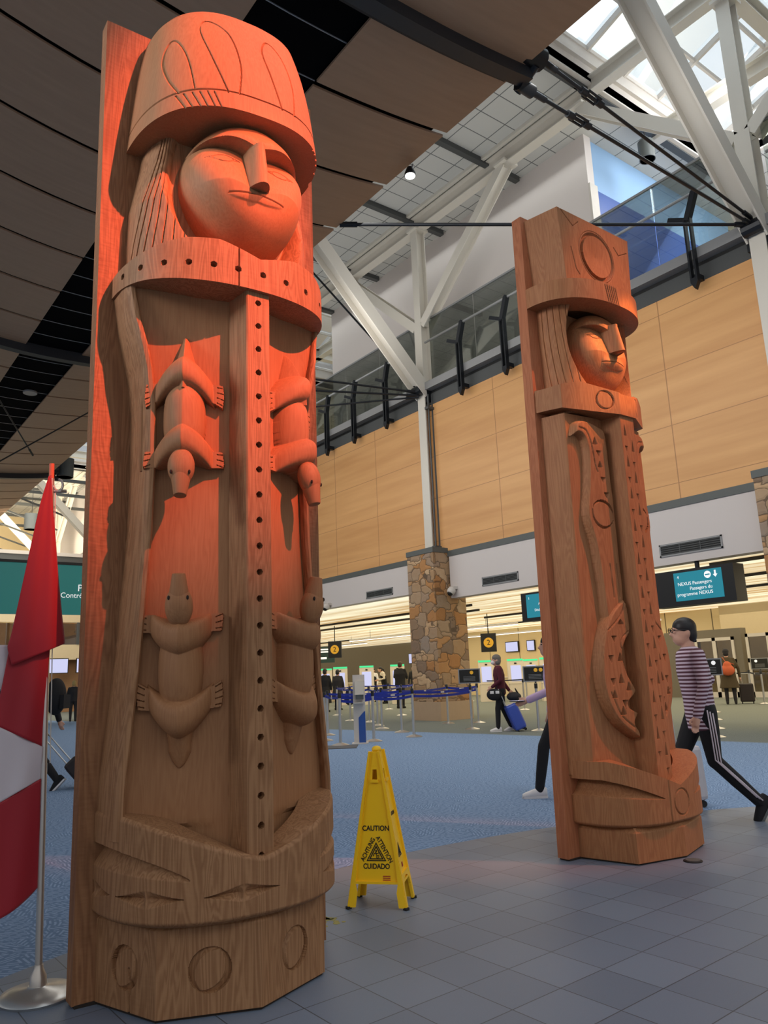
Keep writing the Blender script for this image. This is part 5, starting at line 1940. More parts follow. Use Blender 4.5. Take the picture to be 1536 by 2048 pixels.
board((14.87, 8.77), 'small black sign board partly behind the back of the man in stripes', 1.045, [(.1, M['white_ink'])])
board((23.87, 12.37), 'small black sign board at the right edge before the glass doors', 1.045, [(-.1, M['white_ink'])])

# hand sanitiser stand
r = empty('sanitiser_stand', (9.19, 13.05, 0), -math.radians(38))
MB().box(-.16, .16, -.16, .16, 0, .02).build('base', M['white_paint'], r)
MB().box(-.12, .12, -.02, .02, .02, 1.34).build('panel', M['white_paint'], r)
MB().extrude([(-.115, -.022, .02), (.02, -.022, .02), (.02, -.022, .62), (-.0, -.022, .62), (-.115, -.022, .50)], (0, -.003, 0)).build('blue_graphic', plain('blue_graphic', S(44, 84, 160), .5), r)
children(r)[-1].location = (.095, 0, 0)
MB().box(-.075, .105, -.14, -.02, .95, 1.22).build('dispenser', M['kiosk'], r)
MB().box(-.06, .09, -.12, -.03, .86, .95).build('nozzle', M['grey_band'], r)
MB().box(-.11, .10, -.16, -.02, .78, .80).build('drip_tray', M['white_paint'], r)
tag(r, 'white hand sanitiser stand with a blue graphic beside the front barrier posts', 'sanitiser stand')
r = empty('floor_mat', (8.35, 12.75, 0), -math.radians(38))
MB().box(-.75, .45, -.25, .45, 0, .012).build('mat', plain('grey_mat', S(92, 92, 94), .9), r)
tag(r, 'flat grey floor mat at the front left barrier post', 'mat')

# ================================================================== KIOSKS, COUNTERS, SMALL SIGNS
def kiosk():
    r = empty('check_in_kiosk')
    MB().box(-.30, .30, -.20, .25, 0, .75).build('pedestal', M['kiosk'], r)
    k = MB()
    k.extrude([(-.34, -.22, .75), (-.34, .10, .75), (-.34, .06, 1.72), (-.34, -.10, 1.72)], (.68, 0, 0))
    k.build('housing', M['kiosk'], r)
    MB().extrude([(-.22, -.215, .86), (.22, -.215, .86), (.22, -.13, 1.52), (-.22, -.13, 1.52)], (0, -.012, 0)).build('display', M['screen_white'], r)
    MB().box(-.33, .33, -.12, .08, 1.72, 1.80).build('status_light', M['green_light'], r)
    MB().box(-.05, .05, -.135, -.115, 1.58, 1.64).build('camera_eye', M['black'], r)
    return r
k0 = kiosk()
KP = [((23.2, 36.0), 'leftmost check-in kiosk with a green top light, beside the dark coats'), ((21.2, 31.6), 'check-in kiosk with green top light directly behind the sanitiser stand on its left'),
      ((21.9, 30.4), 'check-in kiosk with green top light and white display right of the sanitiser stand'), ((22.9, 29.3), 'check-in kiosk with green top light nearest the left of the stone pier'),
      ((24.9, 25.4), 'check-in kiosk with green top light behind the face of the person in burgundy'), ((25.2, 23.9), 'check-in kiosk with a person behind it, right of the person in burgundy'),
      ((27.6, 25.2), 'check-in kiosk far back, seen between two others near the right post'), ((25.6, 22.4), 'check-in kiosk half hidden by the left edge of the right carved post')]
for i, (p, lab) in enumerate(KP):
    o = k0 if i == 0 else copy_tree(k0)
    o.location = (p[0], p[1], 0)
    o.rotation_euler = (0, 0, -math.radians(38))
    tag(o, lab, 'kiosk', 'check-in kiosks with green lights')
def counter(x0, x1, y0, y1, lab):
    r = empty('counter', ((x0 + x1) / 2, (y0 + y1) / 2, 0))
    a, b = (x1 - x0) / 2, (y1 - y0) / 2
    MB().box(-a, a, -b, b, 0, .95).build('counter_body', M['beige'], r)
    MB().box(-a - .05, a + .05, -b - .05, b + .05, .95, 1.0).build('counter_top', M['kiosk'], r)
    tag(r, lab, 'counter', 'beige service counters')
counter(24.5, 25.2, 33.5, 41.5, 'long beige counter behind the left kiosks')
counter(30.0, 30.8, 20.5, 31.0, 'long beige counter along the glazed beige wall right of the pier')
def hang_sign(p, w, h, mat, lab, face=None, rot=-PI / 2):
    r = empty('hanging_sign', p)
    r.rotation_euler = (0, 0, rot)
    MB().box(-w / 2, w / 2, -.05, .05, -h / 2, h / 2).build('sign_panel', mat, r)
    MB().tube([(0, 0, h / 2), (0, 0, 3.62 - p[2])], .02, 6).build('hanger', M['black_metal'], r)
    if face == '2':
        m = MB().lathe([(.20, -.002), (.20, .002)], 20).build('amber_disc', M['amber'], r)
        m.rotation_euler = (PI / 2, 0, 0)
        m.location = (0, -.054, 0)
        text('lettering', '2', M['ink'], r, .3, (0, -.058, 0), (PI / 2, 0, 0), 'CENTER')
    elif face == 'bars':
        k = MB()
        m = MB().lathe([(.12, -.002), (.12, .002)], 16).build('amber_disc', M['amber'], r)
        m.rotation_euler = (PI / 2, 0, 0)
        m.location = (-.75, -.054, .16)
        for i in range(2):
            k.box(-.5, .75, -.056, -.05, .1 + .12 * i, .17 + .12 * i)
        k.box(-.45, -.1, -.056, -.05, -.22, -.12).box(.2, .6, -.056, -.05, -.22, -.12)
        k.build('printed_lines', M['white_ink'], r)
    tag(r, lab, 'sign', 'hanging check-in signs')
hang_sign((19.6, 29.6, 2.55), .62, .74, M['black'], 'black hanging sign with an amber number 2 above the left kiosks', '2', -math.radians(50))
hang_sign((21.0, 33.5, 2.45), 2.0, .8, plain('dark_green_sign', S(38, 62, 58), .5), 'dark green hanging sign left of the amber number 2', 'bars', -math.radians(50))
hang_sign((22.5, 22.7, 2.45), .62, .74, M['black'], 'black hanging sign with an amber number 2 at the right side of the pier', '2', -math.radians(50))
def wall_screen(p, w, h, lab, rot, mat):
    r = empty('wall_screen', p)
    r.rotation_euler = (0, 0, rot)
    MB().box(-w / 2 - .04, w / 2 + .04, 0, .08, -h / 2 - .04, h / 2 + .04).build('bezel', M['black'], r)
    MB().box(-w / 2, w / 2, -.006, 0, -h / 2, h / 2).build('display', mat, r)
    tag(r, lab, 'screen', 'lit wall screens')
for q, w, lab in (((35.86, 43.6, 2.45), 1.7, 'pale lit wall screen above the kiosks, left one of the pair'), ((35.86, 41.6, 2.45), 1.2, 'pale lit wall screen above the kiosks, right one of the pair')):
    wall_screen(q, w, .65, lab, -PI / 2, M['screen_white'])
for q, w, lab in (((31.9, 30.4, 2.6), .9, 'pale lit screen on the glazed beige wall right of the pier, left one'), ((31.9, 29.0, 2.6), .5, 'pale lit screen on the glazed beige wall right of the pier, middle one'), ((31.9, 25.2, 2.6), .6, 'pale lit screen on the glazed beige wall beside the right carved post')):
    wall_screen(q, w, .5, lab, -PI / 2, M['screen_white'])
wall_screen((11.9, 45.9, 2.55), 1.0, .75, 'white lit screen far away behind the flag pole', 0, M['screen_white'])
wall_screen((13.4, 45.9, 2.55), 1.0, .75, 'white lit screen far away beside the left post edge', 0, M['screen_white'])
wall_screen((10.2, 45.9, 2.9), .9, 1.1, 'blue lit screen far away just right of the flag pole', 0, plain('blue_screen', S(40, 60, 110), .3, noise=0, emit=S(96, 122, 190), strength=.9))
for x, y0, y1, lab in ((23.5, 22, 34, 'long white linear lamp over the left kiosks'), (29.0, 19, 31, 'long white linear lamp before the glazed beige wall'), (26.0, 36, 46, 'white linear lamp far behind the left kiosks')):
    r = empty('linear_lamp', (x, (y0 + y1) / 2, 3.15))
    h_ = (y1 - y0) / 2
    MB().box(-.06, .06, -h_, h_, 0, .08).build('housing', M['white_paint'], r)
    MB().box(-.05, .05, -h_, h_, -.02, 0).build('diffuser', plain('lamp_strip', (1, 1, 1), .4, noise=0, emit=(1, .97, .9), strength=2.0), r)
    for yy in (-h_ * .7, h_ * .7):
        MB().tube([(0, yy, .08), (0, yy, .5)], .008, 5).build('hanger', M['black_metal'], r)
    tag(r, lab, 'lamp', 'linear lamps in the check-in hall')
# ================================================================== PEOPLE
M['skin'] = plain('skin', S(206, 158, 134), .5, noise=.04)
M['hair_black'] = plain('hair_black', S(24, 20, 20), .5, noise=.2, scale=60)
M['hair_grey'] = plain('hair_grey', S(112, 104, 96), .6, noise=.2, scale=60)
M['hair_blond'] = plain('hair_blond', S(172, 146, 92), .6, noise=.2, scale=60)
M['cloth_black'] = plain('cloth_black', S(22, 21, 24), .85, noise=.1)
M['cloth_charcoal'] = plain('cloth_charcoal', S(38, 36, 40), .85, noise=.12)
M['burgundy'] = plain('burgundy_cloth', S(82, 18, 36), .85, noise=.1)
M['lilac'] = plain('lilac_cloth', S(200, 172, 204), .85, noise=.06)
M['olive'] = plain('olive_cloth', S(72, 60, 40), .9, noise=.12)
M['orange_bag'] = plain('orange_bag', S(196, 92, 54), .7, noise=.1)
M['shoe_white'] = plain('shoe_white', S(226, 222, 220), .6)
M['mask'] = plain('face_mask', S(226, 214, 216), .7)
M['navy'] = plain('navy_bag', S(36, 38, 60), .7)
M['case_blue'] = plain('case_blue', S(58, 82, 176), .35)
M['case_dark'] = plain('case_dark', S(40, 30, 30), .5)
M['case_white'] = plain('case_white', S(196, 190, 194), .4)
M['trouser_stripe'] = plain('trouser_stripe', S(214, 200, 206), .8)

def stripes_mat():
    m, nt, b = new_mat('striped_jersey')
    g = NT(nt)
    tc = g.n('ShaderNodeTexCoord')
    sp = g.n('ShaderNodeSeparateXYZ')
    g.l(tc.outputs['Object'], sp.inputs[0])
    f = g.math('FRACT', g.math('MULTIPLY', sp.outputs['Z'], 31.0))
    col = g.mix(g.math('LESS_THAN', f, .5), S(214, 196, 208), S(92, 50, 62))
    g.l(col, b.inputs['Base Color'])
    b.inputs['Roughness'].default_value = .85
    return m
M['stripes'] = stripes_mat()

def fused(name, mb, mat, parent, voxel=.014, smooth_it=4):
    me = bpy.data.meshes.new('t')
    me.from_pydata([tuple(v) for v in mb.v], [], mb.f)
    bm = bmesh.new(); bm.from_mesh(me)
    bmesh.ops.recalc_face_normals(bm, faces=bm.faces)
    bm.to_mesh(me); bm.free()
    t = bpy.data.objects.new('t', me)
    COL.objects.link(t)
    r = t.modifiers.new('r', 'REMESH'); r.mode = 'VOXEL'; r.voxel_size = voxel
    s = t.modifiers.new('s', 'SMOOTH'); s.factor = .5; s.iterations = smooth_it
    dg = bpy.context.evaluated_depsgraph_get()
    me2 = bpy.data.meshes.new_from_object(t.evaluated_get(dg))
    bpy.data.objects.remove(t, do_unlink=True)
    bpy.data.meshes.remove(me)
    me2.name = name
    me2.materials.clear(); me2.materials.append(mat)
    me2.polygons.foreach_set('use_smooth', [True] * len(me2.polygons))
    o = bpy.data.objects.new(name, me2)
    COL.objects.link(o)
    o.parent = parent
    return o

def limb(mb, pts, rs, n=12):
    mb.tube(pts, list(rs), n)
    for p, r_ in zip(pts, rs):
        mb.ellipsoid(p, (r_, r_, r_), 10, 8)

def torso(mb, secs, n=20):
    """secs: (x, z, half depth, half width)"""
    v, f = [], []
    for x, z, a, b in secs:
        for k in range(n):
            t = 2 * PI * k / n
            v.append((x + a * math.cos(t), b * math.sin(t), z))
    for i in range(len(secs) - 1):
        for k in range(n):
            f.append([i * n + k, i * n + (k + 1) % n, (i + 1) * n + (k + 1) % n, (i + 1) * n + k])
    f.append(list(range(n))[::-1]); f.append(list(range((len(secs) - 1) * n, len(secs) * n)))
    mb.add(v, f)

def hand(mb, w, d, side, s=1.0):
    """palm, four bent fingers of different lengths and a thumb; d = forearm direction"""
    d = Vector(d).normalized()
    acr = d.cross(Vector((0, side, .2))).normalized()
    nrm_ = acr.cross(d).normalized()
    w = Vector(w)
    mb.tube([w, w + d * .05, w + d * .095], [.024, .034, .030], 8)
    for i, ln in enumerate((.066, .078, .074, .056)):
        b_ = w + d * .085 + acr * (.026 - .0175 * i)
        c1 = b_ + d * ln * .55 + nrm_ * .006
        c2 = c1 + d * ln * .35 + nrm_ * .020
        mb.tube([b_, c1, c2], [.0095, .0088, .0075], 6)
    t0 = w + d * .03 + acr * .026
    mb.tube([t0, t0 + d * .035 + acr * .025, t0 + d * .065 + acr * .028 + nrm_ * .012], [.012, .011, .009], 6)

def shoe(name, ankle, toe_dir, mat, parent, sole=None, pitch=0.0):
    d = Vector((toe_dir[0], toe_dir[1], 0)).normalized()
    c = Vector(ankle)
    a = MB()
    q = Matrix.Rotation(pitch, 3, Vector((-d.y, d.x, 0)))
    prof = [(-.075, .030, .048), (-.045, .036, .058), (.02, .038, .052), (.09, .044, .040), (.15, .042, .030), (.185, .026, .022)]
    v, f = [], []
    sd = Vector((-d.y, d.x, 0))
    n = 14
    for x, w_, h_ in prof:
        for k in range(n):
            t = 2 * PI * k / n
            zz = h_ + h_ * math.sin(t)
            p = d * x + sd * (w_ * math.cos(t)) + Vector((0, 0, zz - .085))
            v.append(c + q @ p)
    for i in range(len(prof) - 1):
        for k in range(n):
            f.append([i * n + k, i * n + (k + 1) % n, (i + 1) * n + (k + 1) % n, (i + 1) * n + k])
    f.append(list(range(n))); f.append(list(range((len(prof) - 1) * n, len(prof) * n)))
    a.add(v, f)
    o = a.build(name, mat, parent, smooth=True, angle=60)
    if sole:
        b = MB()
        pts = [(-.078, -.032), (-.078, .032), (.03, .036), (.11, .044), (.17, .036), (.192, 0), (.17, -.036), (.11, -.044), (.03, -.036)]
        b.extrude([c + q @ (d * x + sd * y + Vector((0, 0, -.088))) for x, y in pts], q @ Vector((0, 0, .022)))
        b.build('sole', sole, o)
    return o

def person(loc, face_dir, H, label, top, bottom, shoes, hair, pose, voxel=.016, long_coat=None, mask=False, glasses=False, ponytail=False, hat=None, sole=None, group=None, fat=1.0):
    """local frame: +x is where the person faces"""
    r = empty('person', (loc[0], loc[1], 0), math.atan2(face_dir[1], face_dir[0]))
    k = H / 1.70
    r.scale = (k, k, k)
    tag(r, label, 'person', group)
    P_ = pose
    lean = P_.get('lean', 0.0)
    hx = lean
    hd = P_.get('head', (hx + .03, 0, 1.585))
    body = MB()
    # head with face
    hc = Vector(hd)
    body.ellipsoid(hc, (.098, .076, .118), 20, 14)
    body.ellipsoid(hc + Vector((.035, 0, -.055)), (.066, .060, .068), 16, 12)
    body.tube([hc + Vector((.090, 0, .015)), hc + Vector((.122, 0, -.028))], [.009, .017], 8)
    body.ellipsoid(hc + Vector((.088, 0, -.068)), (.016, .026, .010), 10, 6)
    for s in (-1, 1):
        body.ellipsoid(hc + Vector((-.012, s * .078, -.012)), (.022, .010, .032), 10, 8)
    limb(body, [hc + Vector((-.02, 0, -.07)), (lean * .8, 0, 1.42)], [.055, .062])
    torso(body, [(0, .88, .10, .15), (lean * .3, 1.05, .095, .135), (lean * .6, 1.25, .105, .165), (lean * .8, 1.38, .085, .165), (lean * .85, 1.43, .05, .08)])
    shoulders = {s: Vector((lean * .8, s * .175, 1.375)) for s in (-1, 1)}
    arms = P_['arms']      # {side: (elbow, wrist)}
    legs = P_['legs']      # {side: (knee, ankle)}
    jk = MB()
    tr = MB()
    for s in (-1, 1):
        el, wr = Vector(arms[s][0]), Vector(arms[s][1])
        limb(body, [shoulders[s], el, wr], [.050, .040, .028])
        hand(body, wr, (wr - el), s)
        limb(jk, [shoulders[s], lerp(shoulders[s], el, .5), el, wr], [.066, .058, .050, .042])
        kn, an = Vector(legs[s][0]), Vector(legs[s][1])
        hip = Vector((0, s * .085, .90))
        limb(body, [hip, kn, an], [.080, .052, .036])
        limb(tr, [hip, lerp(hip, kn, .5), kn, lerp(kn, an, .5), an], [.098, .084, .066, .060, .050])
    fused('body', body, M['skin'], r, min(voxel, .012), 2)
    torso(jk, [(0, P_.get('hem', .82), .125 * fat, .172 * fat), (lean * .3, 1.02, .122 * fat, .165 * fat), (lean * .6, 1.25, .132 * fat, .198 * fat), (lean * .8, 1.37, .108, .205), (lean * .83, 1.42, .085, .15), (lean * .85, 1.455, .060, .085)])
    if long_coat:
        torso(jk, [(-.04, long_coat, .21, .30), (-.02, .75, .17, .24), (0, 1.0, .14, .19)])
    fused('top', jk, top, r, voxel)
    torso(tr, [(0, .80, .105, .165), (0, .90, .118, .170), (0, 1.0, .105, .150)])
    fused('trousers', tr, bottom, r, voxel)
    for s in (-1, 1):
        an = Vector(legs[s][1])
        shoe('shoe', an, (1, 0), shoes, r, sole, P_.get('pitch', {}).get(s, 0.0))
    hr = MB()
    if hat:
        hr.ellipsoid(hc + Vector((-.012, 0, .045)), (.116, .098, .092), 18, 12)
        hr.ellipsoid(hc + Vector((-.05, 0, -.02)), (.075, .088, .095), 16, 10)
        fused('hood', hr, hat, r, voxel)
    else:
        hr.ellipsoid(hc + Vector((-.014, 0, .040)), (.106, .088, .092), 20, 14)
        hr.ellipsoid(hc + Vector((-.050, 0, -.015)), (.068, .082, .092), 18, 12)
        if P_.get('bob'):
            hr.ellipsoid(hc + Vector((-.030, 0, -.045)), (.080, .094, .085), 18, 12)
        if ponytail:
            hr.tube([hc + Vector((-.10, 0, .03)), hc + Vector((-.17, 0, -.01)), hc + Vector((-.185, 0, -.12))], [.03, .034, .016], 8)
        fused('hair', hr, hair, r, min(voxel, .011), 2)
    for s in (-1, 1):
        MB().ellipsoid(hc + Vector((.086, s * .030, .018)), (.010, .014, .007), 8, 6).build('eye', M['hair_black'], r, smooth=True)
    if mask:
        MB().ellipsoid(hc + Vector((.062, 0, -.050)), (.062, .062, .056), 14, 10).build('face_mask', M['mask'], r, smooth=True)
    if glasses:
        gm = MB()
        for s in (-1, 1):
            gm.tube([hc + Vector((.112, s * .034 + .026 * math.cos(t), .016 + .020 * math.sin(t))) for t in np.linspace(0, 2 * PI, 13)], .0035, 5)
            gm.tube([hc + Vector((.110, s * .060, .018)), hc + Vector((.0, s * .086, .012))], .0035, 5)
        gm.build('glasses', M['black'], r)
    return r

STAND = dict(arms={-1: ((.03, -.25, 1.12), (.10, -.24, .88)), 1: ((.03, .25, 1.12), (.10, .24, .88))},
             legs={-1: ((.02, -.10, .50), (0, -.10, .088)), 1: ((.02, .10, .50), (-.03, .10, .088))})
WALK = dict(lean=.04, arms={-1: ((-.12, -.24, 1.12), (-.20, -.23, .90)), 1: ((.06, .235, 1.12), (.22, .22, .95))},
            legs={-1: ((.16, -.09, .52), (.24, -.09, .088)), 1: ((-.06, .09, .50), (-.34, .09, .14))}, pitch={1: .55})
TYPE = dict(lean=.05, arms={-1: ((.08, -.25, 1.14), (.30, -.16, 1.08)), 1: ((.08, .25, 1.14), (.30, .16, 1.08))},
            legs={-1: ((.02, -.10, .50), (0, -.10, .088)), 1: ((.02, .10, .50), (-.03, .10, .088))})
F_ = (-.79, .61)

# man in the striped jersey, walking left behind the right post
ps = dict(lean=.05, hem=.74, head=(.075, 0, 1.585), arms={1: ((.05, .255, 1.12), (.13, .25, .88)), -1: ((-.20, -.24, 1.16), (-.08, -.26, .94))},
          legs={1: ((-.03, .09, .49), (-.36, .10, .150)), -1: ((.20, -.09, .50), (.38, -.09, .088))}, pitch={1: .95})
p1 = person((6.345, 3.86), F_, 1.69, 'person in a maroon and white striped top and black trousers striding left', M['stripes'], M['cloth_black'], M['cloth_black'], M['hair_black'], ps, voxel=.011, glasses=True, sole=M['grey_band'])
sm = MB()
for dy in (-.022, 0, .022):
    pts = []
    for t, (c_, r_) in enumerate((((0, .085, .90), .100), ((-.015, .088, .70), .088), ((-.03, .09, .49), .070), ((-.19, .095, .33), .064), ((-.34, .10, .18), .053))):
        pts.append((c_[0] + dy, c_[1] + r_ + .002, c_[2] + dy * .6))
    sm.tube(smooth_poly(pts, 24) if False else pts, .006, 6)
sm.build('side_stripes', M['trouser_stripe'], p1, smooth=True)

# person in lilac behind the right post
pq = dict(lean=.03, arms={1: ((.10, .25, 1.12), (.36, .20, 1.02)), -1: ((.0, -.25, 1.12), (.06, -.24, .88))},
          legs={1: ((.22, .09, .52), (.30, .09, .088)), -1: ((-.04, -.09, .50), (-.30, -.09, .13))}, pitch={-1: .6})
p2 = person((6.60, 5.66), F_, 1.66, 'person in a lilac top holding a phone, mostly hidden by the right carved post', M['lilac'], M['cloth_black'], M['shoe_white'], M['hair_black'], pq, voxel=.013, sole=M['shoe_white'])
ph_ = empty('phone', Vector((6.60, 5.66, 0)) + Vector((F_[0], F_[1], 0)) * .475 + Vector((-F_[1], F_[0], 0)) * -.0 + Vector((-.61, -.79, 0)) * .19 + Vector((0, 0, .985)), math.atan2(F_[1], F_[0]))
MB().box(-.075, .075, -.035, .035, -.005, .005).build('phone_case', M['black'], ph_)
MB().box(-.070, .070, -.031, .031, .005, .0062).build('phone_screen', M['screen_white'], ph_)
tag(ph_, 'dark phone held in front by the person in lilac', 'phone')

# person in burgundy with the blue suitcase
pb_ = dict(lean=.03, bob=True, arms={1: ((.02, .24, 1.13), (.20, .16, .99)), -1: ((-.08, -.25, 1.12), (-.22, -.22, .90))},
           legs={1: ((.10, .09, .50), (.12, .09, .088)), -1: ((-.04, -.09, .50), (-.20, -.09, .10))}, pitch={-1: .2})
p3 = person((12.66, 12.50), F_, 1.66, 'person in a burgundy sweater, mask and black trousers pulling a blue suitcase', M['burgundy'], M['cloth_black'], M['shoe_white'], M['hair_grey'], pb_, mask=True, sole=M['shoe_white'])
def local(pp, a, b, z):
    return Vector((pp[0] + F_[0] * a - F_[1] * b, pp[1] + F_[1] * a + F_[0] * b, z))
bg = empty('handbag', local((12.66, 12.50), .17, .20, .80), math.atan2(F_[1], F_[0]))
MB().ellipsoid((0, 0, 0), (.17, .08, .13), 18, 12).build('bag_body', M['cloth_black'], bg, smooth=True)
MB().box(-.10, -.02, .070, .085, .02, .08).box(.02, .10, .070, .085, .02, .08).build('white_patch', M['shoe_white'], bg)
MB().tube([(-.05, 0, .1), (-.10, -.05, .35), (-.17, -.10, .60)], .012, 6).build('strap', M['cloth_black'], bg)
tag(bg, 'black shoulder bag with white patches at the hip of the burgundy sweater', 'bag')

def suitcase(loc, face_dir, w, h, d, mat, lab, tilt_=0.0, handle=.42):
    r = empty('suitcase', (loc[0], loc[1], 0), math.atan2(face_dir[1], face_dir[0]))
    rt = Matrix.Rotation(tilt_, 4, 'Y')
    def T(o):
        o.matrix_local = rt
        return o
    o = box('shell', -d / 2, d / 2, -w / 2, w / 2, .06, h, mat, r, .04)
    T(o)
    k = MB()
    for y in np.linspace(-w / 2 + .06, w / 2 - .06, 5):
        k.box(d / 2, d / 2 + .006, y - .012, y + .012, .12, h - .06)
        k.box(-d / 2 - .006, -d / 2, y - .012, y + .012, .12, h - .06)
    T(k.build('ribs', mat, r))
    for y in (-w / 2 + .05, w / 2 - .05):
        for x in (-d / 2 + .05, d / 2 - .05):
            T(MB().tube([(x, y - .015, .03), (x, y + .015, .03)], .03, 12).build('wheel', M['rubber'], r))
    k = MB().tube([(-d / 2 + .04, -.10, h), (-d / 2 + .04, -.10, h + handle), (-d / 2 + .04, .10, h + handle), (-d / 2 + .04, .10, h)], .010, 8)
    T(k.build('pull_handle', M['chrome'], r))
    tag(r, lab, 'suitcase', 'rolling suitcases')
    return r
suitcase((12.90, 12.18), (-F_[0], -F_[1]), .44, .62, .26, M['case_blue'], 'blue hard-shell suitcase pulled by the person in burgundy', -.38, .40)
o = empty('travel_bag', (12.80, 12.24, .74), math.atan2(F_[1], F_[0]))
MB().ellipsoid((0, 0, 0), (.16, .22, .10), 18, 12).build('bag_body', M['cloth_charcoal'], o, smooth=True)
MB().tube([(-.08, -.1, .08), (-.04, 0, .17), (-.08, .1, .08)], .012, 6).build('bag_handle', M['black'], o)
tag(o, 'black soft travel bag lying on top of the blue suitcase', 'bag')
suitcase((6.86, 4.40), (-F_[0], -F_[1]), .40, .55, .24, M['case_white'], 'pale suitcase behind the legs of the striped person', -.05, .35)

# person in the olive coat
AW = (.872, .489)
po = dict(lean=-.0, arms={1: ((.05, .33, 1.20), (.12, .50, 1.06)), -1: ((.04, -.30, 1.10), (.08, -.32, .84))},
          legs={-1: ((.0, -.11, .50), (0, -.12, .088)), 1: ((.0, .11, .50), (0, .12, .088))})
p4 = person((23.55, 13.25), AW, 1.70, 'person in a long olive coat with an orange bag on the back, facing away', M['olive'], M['cloth_charcoal'], M['cloth_black'], M['hair_black'], po, long_coat=.50, hat=M['cloth_charcoal'], fat=1.3)
o = empty('backpack', Vector((23.55, 13.25, 1.10)) - Vector((AW[0], AW[1], 0)) * .24, math.atan2(AW[1], AW[0]))
bm_ = MB()
bm_.ellipsoid((0, 0, -.05), (.11, .21, .17), 18, 12).ellipsoid((0, 0, .08), (.075, .13, .15), 16, 12)
fused('bag_body', bm_, M['orange_bag'], o, .02)
MB().tube([(.02, .03, .2), (.06, .12, .36)], .010, 6).build('strap', M['orange_bag'], o)
MB().tube([(.02, -.03, .2), (.08, -.2, .12)], .010, 6).build('strap', M['orange_bag'], o)
tag(o, 'orange drawstring bag on the back of the olive coat', 'bag')
suitcase((24.02, 12.98), AW, .42, .62, .26, M['case_dark'], 'dark suitcase standing right of the person in olive', 0, .3)

# people at the kiosks and behind the flag
p5 = person((19.65, 25.0), AW, 1.84, 'person in a black jacket and trousers seen from behind, left of the stone pier', M['cloth_black'], M['cloth_black'], M['cloth_black'], plain('hair_brown', S(70, 50, 38), .6), TYPE, fat=1.2)
p6 = person((23.0, 28.2), (-.87, -.3), 1.72, 'person in black turned sideways beside the kiosk nearest the pier', M['cloth_black'], M['cloth_black'], M['cloth_black'], M['hair_black'], STAND)
p7 = person((22.8, 30.2), (-.9, .35), 1.76, 'person with a ponytail and light sleeves bending over between two kiosks', M['kiosk'], M['cloth_black'], M['cloth_black'], M['hair_black'], dict(TYPE, lean=.12, head=(.20, 0, 1.55)), ponytail=True)
vst = MB()
torso(vst, [(0, .84, .134, .18), (.07, 1.25, .138, .198), (.10, 1.40, .09, .14)])
fused('black_vest', vst, M['cloth_black'], p7, .016)
p8 = person((24.2, 33.0), (-.8, -.5), 1.72, 'staff person in a dark vest and white shirt behind the second kiosk', M['shoe_white'], M['cloth_black'], M['cloth_black'], M['hair_black'], STAND)
vst = MB()
torso(vst, [(0, .84, .134, .18), (0, 1.25, .138, .198), (0, 1.38, .10, .15)])
fused('black_vest', vst, M['cloth_black'], p8, .016)
p9 = person((16.9, 26.3), AW, 1.66, 'person in a long black coat at the edge of the left carved post', M['cloth_black'], M['cloth_black'], M['cloth_black'], M['hair_black'], STAND, long_coat=.35, fat=1.15)
p10 = person((18.1, 27.2), AW, 1.62, 'person in a bulky dark coat next to the black coat, right of it', M['cloth_charcoal'], M['cloth_black'], M['cloth_black'], M['hair_black'], STAND, long_coat=.45, fat=1.25)
p11 = person((26.0, 24.6), (-.87, -.49), 1.74, 'person with black hair hidden behind a kiosk right of the burgundy sweater', M['cloth_charcoal'], M['cloth_black'], M['cloth_black'], M['hair_black'], STAND)
pl_ = dict(WALK, pitch={1: .8})
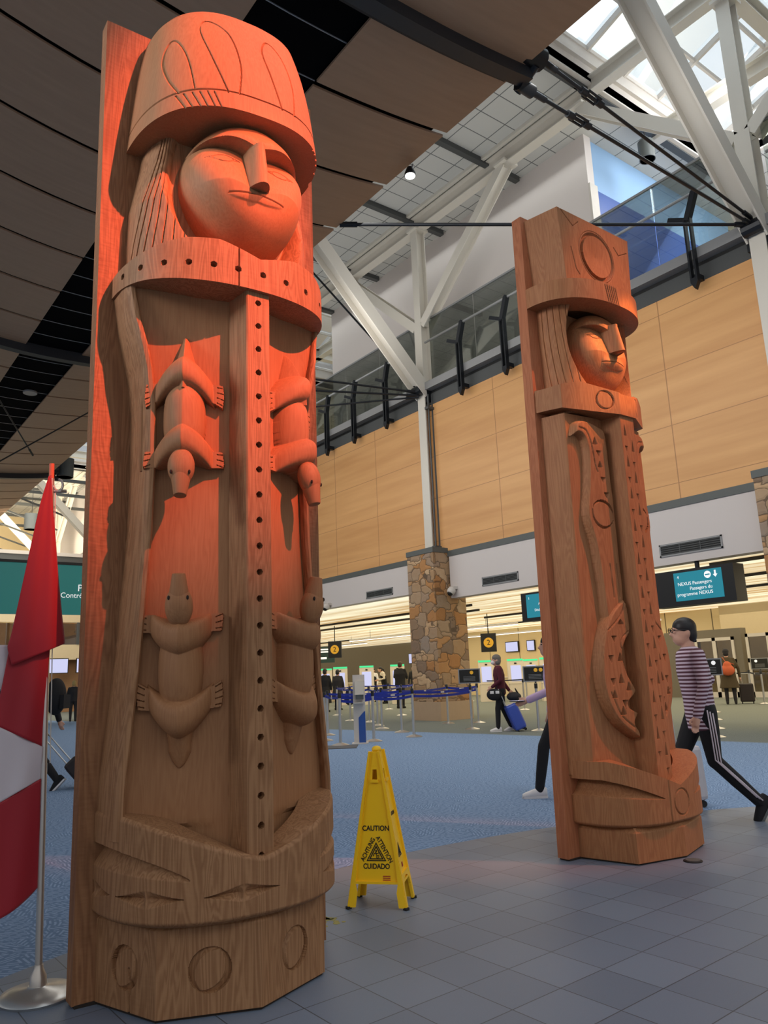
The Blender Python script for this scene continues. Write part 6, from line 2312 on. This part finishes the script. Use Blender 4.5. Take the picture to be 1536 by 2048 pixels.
p12 = person((2.72, 11.38), F_, 1.66, 'person in dark jacket with a black backpack walking left behind the flag pole', M['cloth_charcoal'], M['cloth_black'], M['cloth_black'], M['hair_grey'], pl_, sole=M['shoe_white'])
o = empty('backpack', Vector((2.72, 11.38, 1.20)) - Vector((F_[0], F_[1], 0)) * .23, math.atan2(F_[1], F_[0]))
bm_ = MB().ellipsoid((0, 0, 0), (.13, .17, .25), 18, 12)
fused('bag_body', bm_, M['cloth_black'], o, .02)
MB().box(-.155, -.10, -.11, .11, -.16, .02).build('front_pocket', M['cloth_black'], o)
MB().tube([(.1, .1, .22), (.20, .12, .2), (.30, .12, .05)], .014, 6).build('strap', M['cloth_black'], o)
tag(o, 'black backpack worn by the person behind the flag pole', 'backpack')
suitcase((3.42, 10.95), (-F_[0], -F_[1]), .38, .5, .22, M['case_dark'], 'dark suitcase trailing behind the backpack wearer, by the left post', -.75, .62)
def dots_mat():
    m, nt, b = new_mat('patterned_cloth')
    g = NT(nt)
    tc = g.n('ShaderNodeTexCoord')
    v = g.n('ShaderNodeTexVoronoi')
    v.inputs['Scale'].default_value = 16
    g.l(tc.outputs['Object'], v.inputs['Vector'])
    col = g.mix(g.math('LESS_THAN', v.outputs['Distance'], .35), S(30, 34, 58), S(206, 204, 214))
    g.l(col, b.inputs['Base Color'])
    b.inputs['Roughness'].default_value = .9
    return m
p13 = person((3.86, 20.0), F_, 1.66, 'person in a dark dotted top at the left edge beside the flag', dots_mat(), M['cloth_black'], M['cloth_black'], M['hair_black'], STAND)
p14 = person((9.2, 33.0), (.3, .95), 1.60, 'far person with blond hair between the flag pole and the left post', M['cloth_charcoal'], M['cloth_charcoal'], M['cloth_black'], M['hair_blond'], dict(STAND, bob=True))
o = empty('backpack', (14.35, 20.9, .70), 0)
bm_ = MB().ellipsoid((0, 0, -.06), (.17, .20, .22), 16, 12).ellipsoid((0, 0, .1), (.12, .14, .16), 16, 12)
fused('bag_body', bm_, M['navy'], o, .02)
MB().tube([(0, 0, .22), (.0, 0, .34)], .012, 6).build('strap', M['navy'], o)
tag(o, 'dark backpack hanging on the belt barrier left of the sanitiser stand', 'backpack')
